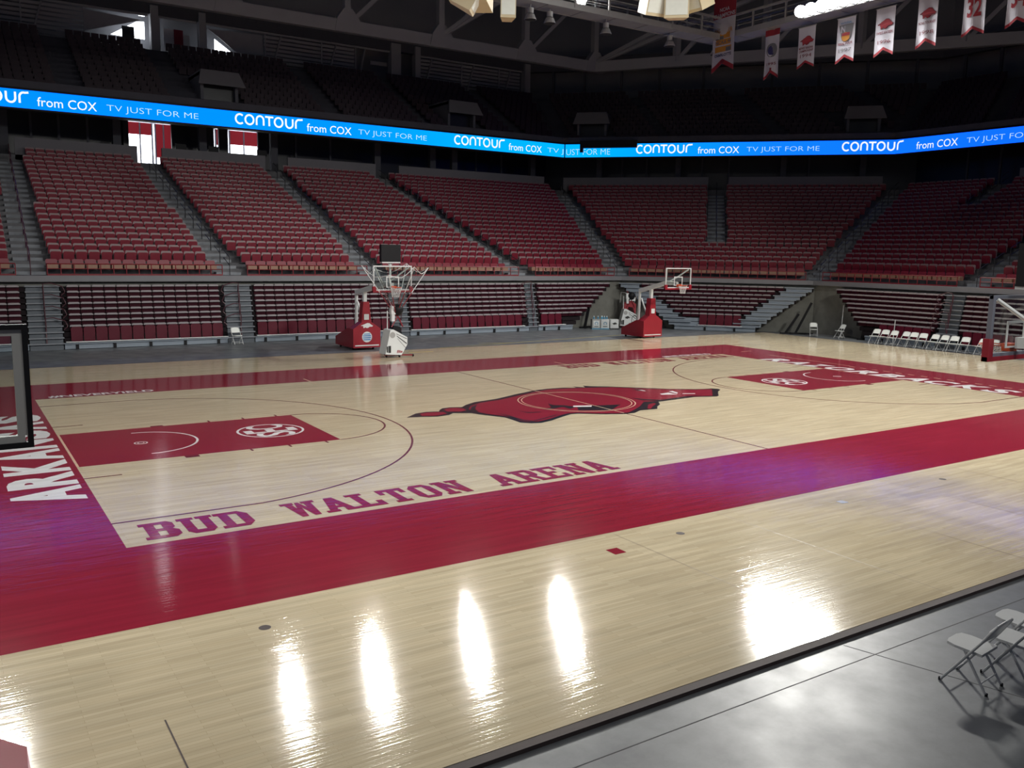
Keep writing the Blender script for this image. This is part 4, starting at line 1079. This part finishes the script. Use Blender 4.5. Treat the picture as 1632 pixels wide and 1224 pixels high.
cluster('cream loudspeaker cluster hanging at the top, nearest the banners', 5.95, 2.75, 13.1,
        [(-.62, .45, .55, -.2, .35, .8, 1.3, .9), (.05, -.05, .35, -.75, .15, .85, 1.2, .9), (.55, -.5, .7, -1.5, .45, .8, 1.3, .9), (.3, .5, .8, 1.2, .2, .9, 1.2, .8)])

# ------------------------------------------------------------------ banners
def banner(label, y0, y1, z0, z1, X, kind, wave=.05, top=None):
    """hangs in the plane X, facing the court; y0 is the far (left) edge"""
    w = abs(y0 - y1); h = z1 - z0
    root = thing('hanging_banner', label, 'banner', (X, (y0 + y1) / 2, z0), 0, 'cloth banners hung from the catwalk')
    notch = h * .13 if h < 3 else h * .1
    N = 12
    def pt(a_, b_, off=0):           # a: 0..1 left to right, b: height from bottom
        q = wave * math.sin(a_ * 9 + b_ * 1.1) * (1 - .6 * b_ / h)
        return (q - off, w / 2 - a_ * w, b_)
    mb = MB()
    for i in range(N):
        a0, a1 = i / N, (i + 1) / N
        zb = lambda a_: notch * (1 - abs(2 * a_ - 1))
        prev0, prev1 = zb(a0), zb(a1)
        for k in range(1, 9):
            c0 = zb(a0) + (h - zb(a0)) * k / 8; c1 = zb(a1) + (h - zb(a1)) * k / 8
            mb.quad(pt(a0, prev0), pt(a1, prev1), pt(a1, c1), pt(a0, c0)); prev0, prev1 = c0, c1
    mb.build('cloth', M_ban, root, True)
    tm = MB()
    for lo, hi in ((0, .11 * h * .55),):
        for i in range(N):
            a0, a1 = i / N, (i + 1) / N
            zb = lambda a_: notch * (1 - abs(2 * a_ - 1))
            tm.quad(pt(a0, zb(a0), .012), pt(a1, zb(a1), .012), pt(a1, zb(a1) + hi, .012), pt(a0, zb(a0) + hi, .012))
    tm.build('red_trim', M_banred, root)
    if top:
        tm = MB()
        for i in range(N):
            a0, a1 = i / N, (i + 1) / N
            tm.quad(pt(a0, h - top, .012), pt(a1, h - top, .012), pt(a1, h, .012), pt(a0, h, .012))
        tm.build('red_heading', M_banred, root)
    MB().tube([(0, w / 2 + .04, h), (0, -w / 2 - .04, h)], .03, 6).build('hanging_rod', M_cat, root)
    def txt(s, ac, wb, zb_, hb, m, bold=.02):
        g_ = MB(); vs, fs = text_pts(s, bold, 0); i = 0
        for x, y in vs: g_.v.append(pt(ac - wb / 2 + x * wb, zb_ + y * hb, .024))
        for f in fs: g_.f.append(f); g_.m.append(0)
        g_.build('banner_text', m, root)
    def hog(ac, zc_, wb, hb):
        for poly, m, off, n_ in ((HOG, M_bandark, .02, 'boar_print_outline'), (RED, M_banred, .03, 'boar_print')):
            MB().flat(poly, lambda a_, b_: pt(ac + a_ / 11.9 * wb, zc_ + b_ / 5 * hb, off)).build(n_, m, root)
    def disc(ac, zc_, r, m, off, n_='disc_print', ry=None):
        g_ = MB(); n = 20; ry = ry or r
        P_ = [(ac + r / w * math.cos(2 * math.pi * k / n), zc_ + ry * math.sin(2 * math.pi * k / n)) for k in range(n)]
        g_.flat(P_, lambda a_, b_: pt(a_, b_, off)).build(n_, m, root)
    def rect(a0, a1, z0_, z1_, m, off, n_='print'):
        g_ = MB(); k = 6
        for i in range(k):
            b0 = a0 + (a1 - a0) * i / k; b1 = a0 + (a1 - a0) * (i + 1) / k
            g_.quad(pt(b0, z0_, off), pt(b1, z0_, off), pt(b1, z1_, off), pt(b0, z1_, off))
        g_.build(n_, m, root)
    if kind == 'champ':
        txt('NCAA', .5, .45, 3.62, .22, M_ban); txt('CHAMPIONS', .5, .95, 3.28, .24, M_ban)
        disc(.5, 2.62, .42, M_ban, .02); txt('FINAL FOUR', .5, .8, 2.32, .26, M_banor)
        for q, (zz, m) in enumerate(((1.20, M_banor), (1.62, M_banor), (2.0, M_banor))): rect(.13 + .05 * (q % 2), .87 - .04 * q, zz, zz + .33, m, .02)
        rect(.15, .5, 1.95, 2.15, M_bangrey, .026); rect(.62, .85, 1.2, 1.45, M_bangrey, .026); txt('NCAA 94', .5, .7, 1.66, .22, M_bangrey)
        txt('CHARLOTTE', .5, .76, .92, .18, M_bannavy, .03); rect(.44, .58, .52, .72, M_bandark, .03)
    elif kind == 'seal':
        disc(.5, h * .58, w * .37, M_bangrey, .02); disc(.5, h * .58, w * .25, M_bannavy, .03); txt('1995', .5, .62, h * .28, .16, M_bandark, .01); rect(.45, .56, h * .17, h * .23, M_bandark, .024)
    elif kind == 'nit':
        g_ = MB().flat([(.12, h * .84), (.92, h * .84), (.78, h * .56), (.7, h * .5), (.32, h * .5), (.25, h * .58)], lambda a_, b_: pt(a_, b_, .02)); g_.build('shield_print', M_bangrey, root)
        disc(.5, h * .575, w * .21, M_banor, .03); rect(.3, .72, h * .60, h * .66, M_banred, .034); txt('NIT', .52, .58, h * .67, .36, M_ban, .03)
        txt('NATIONAL', .5, .6, h * .86, .1, M_blue); txt('FINAL FOUR', .5, .78, h * .40, .14, M_bandark, .02); txt('1997', .5, .7, h * .24, .2, M_bangrey, 0)
    elif kind == 'hog':
        hog(.52, h * .66, .82, .52); 
        ls = top_text[label]
        zt = h * .46
        for i, s in enumerate(ls[:-1]): txt(s, .5, .84, zt - i * .17, .13, M_bandark, .02)
        txt(ls[-1], .5, .66, h * .26, .19, M_bandark, 0)
    elif kind == 'num':
        hog(.5, h * .93 - .05, .55, .34)
        txt(top_text[label], .5, .62, h * .36, h * .37, M_banred, .03)
top_text = {
 'white boar banner directly below the glaring lights': ['MIDWEST REGIONAL', 'CHAMPIONSHIP', '1994'],
 'bright white boar banner right of the tournament shield banner': ['SWEET SIXTEEN', '1996'],
 'creased white boar banner left of the number 32 banner': ['NCAA TOURNEY', '1998'],
 'retired number banner reading 32': '32', 'retired number banner reading 34 at the right edge': '34'}
banner('tall championship banner with crimson heading, leftmost of all', 20.45, 18.6, 16.05, 20.9, 25.6, 'champ', .03, 1.62)
banner('dim banner with round grey seal beside the championship banner', 16.85, 15.75, 15.2, 18.1, 26.4, 'seal', .05, .38)
banner('white boar banner directly below the glaring lights', 14.36, 13.17, 15.45, 17.75, 26.4, 'hog', .02)
banner('white banner with orange tournament shield', 11.7, 10.53, 15.3, 17.72, 26.4, 'nit', .02)
banner('bright white boar banner right of the tournament shield banner', 9.27, 8.13, 15.25, 17.72, 26.4, 'hog', .02)
banner('creased white boar banner left of the number 32 banner', 6.85, 5.75, 15.25, 17.8, 26.4, 'hog', .04)
banner('retired number banner reading 32', 4.42, 3.3, 15.38, 17.8, 26.4, 'num', .05)
banner('retired number banner reading 34 at the right edge', 2.3, 1.18, 15.38, 17.8, 26.4, 'num', .05)

# ------------------------------------------------------------------ basketball hoops (local +y is the playing side)
def hoop(label, loc, rz, clock=False, style='far', logo=None, bo=0.0, bl=2.2, net=1.0):
    root = thing('basketball_hoop', label, 'hoop', loc, rz)
    zf = -loc[2]
    near = style != 'far'
    hw = .915
    board = MB().box(-hw + .04, hw - .04, -.006, .006, 2.94, 3.93).build('glass_board', M_glass, root)
    fr = MB()
    if style == 'black':
        fr.box(-hw - .02, hw + .02, -.05, .03, 2.92, 2.965, 1); fr.box(-hw - .02, hw + .02, -.05, .03, 3.88, 3.92, 1); fr.box(-hw - .02, -hw + .02, -.05, .03, 2.965, 3.88, 1); fr.box(hw - .02, hw + .02, -.05, .03, 2.965, 3.88, 1)
        fr.box(-hw + .04, hw - .04, -.035, .02, 2.965, 3.02, 0); fr.box(-hw + .02, hw - .02, -.035, .02, 3.83, 3.88, 0); fr.box(-hw + .02, -hw + .09, -.035, .02, 3.02, 3.83, 0); fr.box(hw - .09, hw - .02, -.035, .02, 3.02, 3.83, 0)
        fr.build('board_frame', [M_grey_f, M_black], root)
    elif style == 'slate':
        fr.box(-hw, hw, -.04, .02, 3.91, 3.97); fr.box(-hw, hw, -.04, .02, 2.90, 2.96); fr.box(-hw, -hw + .08, -.05, .03, 2.9, 3.97); fr.box(hw - .08, hw, -.05, .03, 2.9, 3.97)
        fr.build('board_frame', M_slate, root)
    else:
        fr.box(-hw, hw, -.03, .02, 3.92, 3.97); fr.box(-hw, hw, -.03, .02, 2.90, 2.95); fr.box(-hw, -hw + .045, -.03, .02, 2.95, 3.92); fr.box(hw - .045, hw, -.03, .02, 2.95, 3.92)
        fr.build('board_frame', M_wsteel, root)
    sq = MB()
    for x0, x1, z0, z1 in ((-.305, .305, 3.465, 3.51), (-.305, -.26, 3.06, 3.465), (.26, .305, 3.06, 3.465), (-.305, .305, 3.03, 3.06)): sq.box(x0, x1, -.008, .009, z0, z1)
    sq.build('target_square', M_wsteel, board)
    if style != 'black':
        pd = MB(); pd.box(-hw - .035, hw + .035, -.05, .045, 2.82, 2.9)
        for s in (-1, 1): pd.box(min(s * (hw - .12), s * (hw + .035)), max(s * (hw - .12), s * (hw + .035)), -.06, .055, 2.82, 3.22 if style == 'slate' else 3.08)
        pd.build('edge_padding', M_pad, root)
    MB().tube([(.225 * math.cos(k * math.pi / 12), .38 + .225 * math.sin(k * math.pi / 12), 3.05) for k in range(24)], .012, 6, closed=True).build('rim', M_orange, root)
    MB().box(-.12, .12, 0.01, .16, 2.96, 3.10).build('rim_bracket', M_orange, root)
    nt = MB(); nn = 12
    for k in range(nn):
        for s in (1, -1):
            a0 = 2 * math.pi * k / nn; P_ = []
            for q in range(5):
                a_ = a0 + s * q * math.pi / nn; r_ = .225 - .032 * q if q < 4 else .115
                P_.append((r_ * math.cos(a_), .38 + r_ * math.sin(a_), 3.04 - .105 * q * net))
            nt.tube(P_, .008, 4)
    nt.build('net', M_net, root)
    # support: arm, uprights, struts (bo moves the base back, bl is its length)
    MB().beam((0, -.05, 3.12), (0, -.85, 3.16), .16, .2).beam((0, -.8, 3.16), (0, -2.9 - bo, 2.62), .17, .22).build('boom_arm', M_wsteel, root)
    if style != 'black':
        for s in (-1, 1): MB().tube([(s * .80, -.05, 3.9), (s * .35, -.55, 3.42), (0, -.95, 3.12)], .035, 8).build('board_strut', M_wsteel, root)
    MB().tube([(0, -2.9 - bo, 2.6), (0, -2.95 - bo, .7)], .075, 10).tube([(-.25, -3.2 - bo, .6), (0, -2.95 - bo, .95), (.25, -3.2 - bo, .6)], .04, 6).build('rear_post', M_wsteel, root)
    MB().tube([(0, -2.75 - bo, 2.2), (0, -2.15 - bo, 1.15)], .045, 8).build('gas_strut', M_wsteel, root)
    MB().beam((0, -1.95 - bo, 2.82), (0, -1.95 - bo, 1.9), .16, .16).build('front_post', M_wsteel, root)
    pp = MB().prism([(-.27, .95), (.27, .95), (.15, 2.25), (-.15, 2.25)], lambda a_, z, y: (a_, y - bo, z), -2.12, -1.75).build('post_padding', M_pad, root)
    MB().box(-.12, .12, -1.75 - bo, -1.735 - bo, 1.42, 1.68).build('notice', M_wsteel, pp)
    bs = MB().prism([(-1.7, .12), (-1.7, 1.0), (-2.35, 1.02), (-1.7 - bl, .5), (-1.7 - bl, .12)], lambda y, z, x: (x, y - bo, z), -.68, .68).build('padded_base', M_pad, root)
    MB().prism([(-.68, 1.0), (.68, 1.0), (.25, 1.3), (-.25, 1.3)], lambda a_, z, y: (a_, y - bo, z), -2.2, -1.7).build('base_shoulder', M_pad, root)
    MB().box(-.6, .6, -1.7 - bo, -1.69 - bo, .2, .25).build('base_stripe', M_wsteel, bs)
    MB().box(-.4, .4, -1.65 - bl - bo, -1.3 - bl - bo, .52, .64).build('ballast_tray', M_wsteel, root)
    for x in (-.5, .5):
        for y in (-2.15 - bo, -1.5 - bl - bo):
            MB().lathe([(.001, -.03), (.06, -.03), (.06, .03), (.001, .03)], 12).build('wheel', M_black, root).matrix_local = Matrix.Translation((x, y, .06)) @ Matrix.Rotation(math.pi / 2, 4, 'Y')
    if clock:
        ck = MB().box(-.46, .46, -.35, -.15, 4.13, 4.87).build('shot_clock', M_black, root)
        MB().box(-.43, .43, -.37, -.13, 4.08, 4.13).build('clock_ledge', M_wsteel, ck)
        MB().tube([(-.12, -.25, 4.08), (0, -.25, 3.92), (.12, -.25, 4.08)], .018, 6).tube([(0, -.25, 4.08), (0, -.25, 3.1)], .045, 8).tube([(0, -.25, 3.1), (0, -.6, 3.14)], .04, 6).build('clock_stem', M_wsteel, ck)
    if logo:
        g_ = MB(); N = 24
        g_.lathe([(.001, 0), (.25, 0)], N); o = g_.build('globe_logo', M_wsteel, bs); o.matrix_local = Matrix.Translation((0, -1.693 - bo, .62)) @ Matrix.Rotation(-math.pi / 2, 4, 'X')
        st2 = MB()
        for zz, hh, wd in ((.14, .025, .19), (.06, .03, .235), (-.03, .03, .24), (-.12, .03, .21)):
            st2.quad((-wd, 0.0, zz - hh), (wd * .8, 0.0, zz - hh), (wd, 0.0, zz + hh * .4), (-wd * .7, 0.0, zz + hh))
        o = st2.build('globe_stripe', M_blue, bs); o.location = (0, -1.688 - bo, .62)
        o = MB().flat(HOG, lambda a_, b_: (-a_ / 12 * .62, -1.695 - bo, 1.15 + b_ / 5 * .24)).build('boar_print', M_wsteel, root)
    return root
hoop('portable hoop with black shot clock and globe logo base', (0.05, 13.45, FLOOR_Z), math.pi, True, 'far', True, 1.1, 2.2)
hoop('portable hoop with bare glass board by the corner bleachers', (16.75, 13.3, FLOOR_Z), math.pi, False, bo=.15, bl=1.9)
hoop('near glass board with slate edge and red padding, right edge', (-0.3, -13.3, 0), 0, True, 'slate', bo=.3, net=.45)
hoop('near backboard with black and grey frame at the left edge', (-16.82, -13.55, 0), 0, False, 'black', bo=-.42)

# ------------------------------------------------------------------ ball return machines
def machine(label, loc, rz, cover=False):
    root = thing('ball_return_machine', label, 'machine', loc, rz)
    body = MB()
    # side outline (x across, z up), leaning cabinet
    P_ = [(-.56, .16), (.22, .10), (.50, .55), (.50, .86), (-.18, 1.22), (-.32, 1.20)]
    bo = body.prism(P_, lambda a_, z, y: (a_, y, z), -.32, .30).build('cabinet', M_wsteel, root)
    st_ = MB()
    for q, w_ in ((.0, .02), (.10, .035), (.2, .018)):
        st_.quad((-.05 + q * .3, -.326, 1.02 - q), (.47, -.326, .78 - q * 2.2), (.47, -.326, .78 - q * 2.2 + w_ * 1.4), (-.05 + q * .3, -.326, 1.02 - q + w_))
    st_.build('cabinet_stripes', M_print, bo)
    add_text(MB(), 'Elite', (-.02, -.326, .2), (1, 0, 0), (0, 0, 1), .28, .12, .03, .3).build('cabinet_lettering', M_banred, bo)
    MB().box(-.42, -.30, -.33, -.322, .22, .52).box(-.5, -.44, -.33, -.322, .24, .5).build('control_panel', M_print, bo)
    MB().lathe([(.001, 0), (.13, 0)], 18).build('launch_port', M_grey_f, bo).matrix_local = Matrix.Translation((-.22, -.327, .98)) @ Matrix.Rotation(math.pi / 2, 4, 'X')
    MB().prism([(-.1, .9), (.48, .86), (.35, 1.3), (.05, 1.35)], lambda a_, z, y: (a_, y, z), .05, .4).build('motor_cover', M_black, root)
    ft = MB().beam((-.5, -.1, .12), (.8, -.25, .07), .07, .06).beam((-.1, .1, .12), (.5, .3, .08), .07, .06).build('chassis', M_rail, root)
    for x, y in ((-.4, -.1), (.12, -.3), (.8, -.28), (.45, .3)):
        MB().lathe([(.001, -.02), (.055, -.02), (.055, .02), (.001, .02)], 10).build('caster', M_black, root).matrix_local = Matrix.Translation((x, y, .055)) @ Matrix.Rotation(math.pi / 2, 4, 'Y')
    MB().tube([(-.3, 0, 1.15), (-.3, 0, 2.0)], .02, 6).build('mast', M_wsteel, root)
    MB().box(-.15, .05, -.1, .1, 1.85, 2.2).box(-.12, .02, -.08, .08, 1.55, 1.85).build('ball_hopper', M_wsteel, root)
    sp = MB().lathe([(.001, -.25), (.15, -.2), (.24, -.05), (.25, .1), (.16, .24), (.001, .27)], 14, c=(.2, 0, 2.02)).build('ball_chute', M_black, root, True)
    MB().tube([(-.1, 0, 1.3), (.3, 0, 1.9)], .03, 6).tube([(.45, 0, 1.3), (-.1, 0, 2.35)], .03, 6).build('lift_frame', M_rail, root)
    hub = Vector((.12, 0, 1.75)); tips = [(-1.35, .3, 3.92), (-.75, -1.0, 3.55), (.35, -1.2, 3.9), (1.55, -.3, 3.85), (1.2, 1.0, 4.0), (-.3, 1.2, 3.75)]
    if not cover:
        for t_ in tips:
            t_ = Vector(t_); m_ = hub.lerp(t_, .48)
            p_ = MB().tube([hub, m_], .022, 6).build('lower_pole', M_rail, root)
            MB().tube([m_, t_], .018, 6).build('net_pole', M_wsteel, root)
        rp = MB(); N = len(tips)
        for k in range(N):
            a_, b_ = Vector(tips[k]), Vector(tips[(k + 1) % N]); m_ = (a_ + b_) / 2 - Vector((0, 0, .28))
            rp.tube([a_, a_.lerp(m_, .6) - Vector((0, 0, .04)), m_, b_.lerp(m_, .6) - Vector((0, 0, .04)), b_], .014, 5)
        rp.build('top_rope', M_net, root)
        nt = MB()
        for k in range(N):
            a_, b_ = Vector(tips[k]), Vector(tips[(k + 1) % N])
            for q in range(0, 7):
                e_ = a_.lerp(b_, q / 7) - Vector((0, 0, .28 * (1 - abs(2 * q / 7 - 1)))); nt.tube([hub + Vector((0, 0, .3)), e_], .0035, 3)
            for q in range(2, 10): nt.tube([hub.lerp(a_, q / 10), hub.lerp(b_, q / 10)], .0035, 3)
        nt.build('return_net', M_rope, root)
    else:
        MB().prism([(-.45, .15), (.5, .15), (.55, 1.5), (.2, 1.75), (-.2, 1.6)], lambda a_, z, y: (a_, y, z), .05, .5).build('red_cover', M_pad, root)
        MB().tube([(-.5, .1, 1.6), (-.45, .1, 2.25), (-.1, .1, 2.2)], .02, 6).tube([(.4, .1, 1.5), (.6, .1, 2.1), (.55, .1, 2.3)], .02, 6).build('folded_poles', M_grey_f, root)
        MB().box(.1, .45, -.02, .0, 1.72, 2.02).build('sign', M_wsteel, root)
        MB().flat(HOG, lambda a_, b_: (-.1 + a_ / 12 * .38, -.328, .68 + b_ / 5 * .18)).build('boar_print', M_print, bo)
        stroke(MB(), arc(0, 0, .3, 0, 360, 20), .05, lambda a_, b_: (.36 + a_ * .6, -.34, .5 + b_)).build('black_hose', M_print, root)
    return root
machine('white ball return machine with raised net poles before the hoop', (-.15, 12.95, .008), .05)
machine('stowed ball return machine with red cover in the tunnel', (20.3, 21.5, FLOOR_Z), -.45, True)

# ------------------------------------------------------------------ cooler boxes and bottles
def cooler(label, x, y, m, rz, logo):
    root = thing('cooler_box', label, 'cooler', (x, y, FLOOR_Z), rz)
    MB().box(-.26, .26, -.24, .24, .06, .62).build('bin', m, root); MB().box(-.28, .28, -.26, .26, 0, .06).build('base', M_teal if logo != 'hog' else M_black, root)
    MB().box(-.19, .19, -.252, -.245, .12, .54).build('front_label', M_wsteel, root)
    if logo == 'hog': MB().flat(HOG, lambda a_, b_: (a_ / 12 * .34, -.258, .36 + b_ / 5 * .14)).build('boar_print', M_print, root)
    else:
        stroke(MB(), arc(0, .36, .09, -60, 240, 14), .035, lambda a_, b_: (a_, -.258, b_)).build('ring_print', M_teal, root)
        MB().box(-.14, .14, -.258, -.254, .16, .2).build('print_line', M_print, root)
cooler('small grey bin at the left of the bottle bins', 17.75, 21.55, M_grey_f, -.45, 'x')
cooler('white bin with blue bottles and ring mark', 18.25, 21.3, M_wsteel, -.45, 'x')
cooler('white bin with black boar mark near the tunnel', 18.8, 21.05, M_wsteel, -.45, 'hog')
for k, (x, y) in enumerate(((17.65, 21.6), (17.9, 21.5), (18.1, 21.4), (18.25, 21.3), (18.4, 21.25), (18.2, 21.45))):
    o = thing('water_bottle', 'blue plastic water bottle standing in the white bin' if k > 1 else 'teal plastic water bottle standing in the grey bin', 'bottle', (x, y, FLOOR_Z + .6), 0, 'bottles in the white bin' if k > 1 else 'bottles in the grey bin')
    MB().lathe([(.001, -.1), (.05, -.1), (.05, .12), (.03, .16)], 10).build('bottle_body', M_teal, o, True); MB().lathe([(.03, .16), (.03, .2), (.012, .22), (.001, .22)], 10).build('bottle_cap', M_wsteel, o)

# ------------------------------------------------------------------ folding chairs (local +y is the front)
def chair0(m_seat, m_tube):
    root = thing('folding_chair', '', 'chair')
    sh = lambda a_, b_, z: (a_, b_, z)
    MB().prism([(-.19, -.17), (.19, -.17), (.20, .12), (.17, .21), (.09, .235), (-.09, .235), (-.17, .21), (-.20, .12)], lambda a_, b_, z: (a_, b_, z + .05 * b_), .415, .445).build('seat', m_seat, root)
    bk = MB()
    N = 8
    Pp = [(-.19, .57), (.19, .57), (.19, .73), (.15, .785), (.06, .80), (-.06, .80), (-.15, .785), (-.19, .73)]
    bk.prism(Pp, lambda a_, z, y: (a_, y + (.62 - z) * .58 - .195 - .22 * (a_ * a_), z), 0, .02).build('backrest', m_seat, root)
    for s in (-1, 1):
        x = s * .21
        MB().tube([(x, .235, 0), (x, -.165, .58), (x, -.255, .73), (x * .85, -.29, .79)], .015, 8).build('front_leg', m_tube, root)
        MB().tube([(x * .9, .02, .43), (x * .9, -.25, .0)], .015, 8).build('rear_leg', m_tube, root)
        for yy in (.235, -.25): MB().lathe([(.001, 0), (.018, 0), (.018, .03)], 8, c=(x if yy > 0 else x * .9, yy, 0)).build('rubber_foot', M_black, root)
    MB().tube([(-.19, -.185, .12), (.19, -.185, .12)], .009, 6).build('rear_crossbar', m_tube, root)
    MB().tube([(-.21, .165, .10), (.21, .165, .10)], .009, 6).build('front_crossbar', m_tube, root)
    MB().tube([(-.178, -.29, .79), (0, -.30, .805), (.178, -.29, .79)], .0125, 8).build('top_tube', m_tube, root)
    return root
ch = chair0(M_chair, M_chair_d)
ch.location = (-7.18, -16.72, FLOOR_Z); ch.rotation_euler = (0, 0, .1); ch['label'] = 'grey metal folding chair in the foreground, leftmost of three'; ch['group'] = 'folding chairs in the foreground'
dup(ch, (-6.60, -16.86, FLOOR_Z), .16, 'grey metal folding chair in the foreground, middle of three')
dup(ch, (-6.02, -16.62, FLOOR_Z), .1, 'grey metal folding chair in the foreground, cut by the right edge')
chf = chair0(mat('cream_chair_enamel', (.72, .74, .71), .4, noise=.04), M_chair)
chf.location = (-4.62, 21.0, FLOOR_Z); chf.rotation_euler = (0, 0, math.pi + .1); chf['label'] = 'lone white folding chair in front of the grey bleacher stairs'
dup(chf, (26.9, 12.3, FLOOR_Z), math.pi * .75, 'white folding chair at the tunnel mouth, left of its pair')
dup(chf, (27.5, 10.95, FLOOR_Z), math.pi * .42, 'white folding chair at the tunnel mouth, right of its pair')
ys = [8.0, 7.45, 6.9, 6.25, 5.75, 5.2, 4.6, 4.05, 3.5, 2.95, 2.05, 1.5]
nmz = ['first', 'second', 'third', 'fourth', 'fifth', 'sixth', 'seventh', 'eighth', 'ninth', 'tenth', 'eleventh', 'twelfth']
for k, y in enumerate(ys):
    dup(chf, (26.55 + .03 * math.sin(k * 2.3), y, FLOOR_Z), math.pi / 2 + .1 * math.sin(k * 1.7), '%s white folding chair from the left in the long row' % nmz[k], 'long row of white folding chairs')
for x, y, h, lab in ((27.3, 7.35, 1.35, 'thin white pole standing in the row of folding chairs'), (28.1, 11.3, 1.9, 'thin white pole behind the pair of folding chairs')):
    o = thing('net_pole', lab, 'pole', (x, y, FLOOR_Z)); MB().tube([(0, 0, 0), (.08, 0, h)], .022, 8).build('pole', M_wsteel, o); MB().lathe([(.001, 0), (.18, 0), (.16, .04), (.03, .07)], 14).build('base_disc', M_grey_f, o)
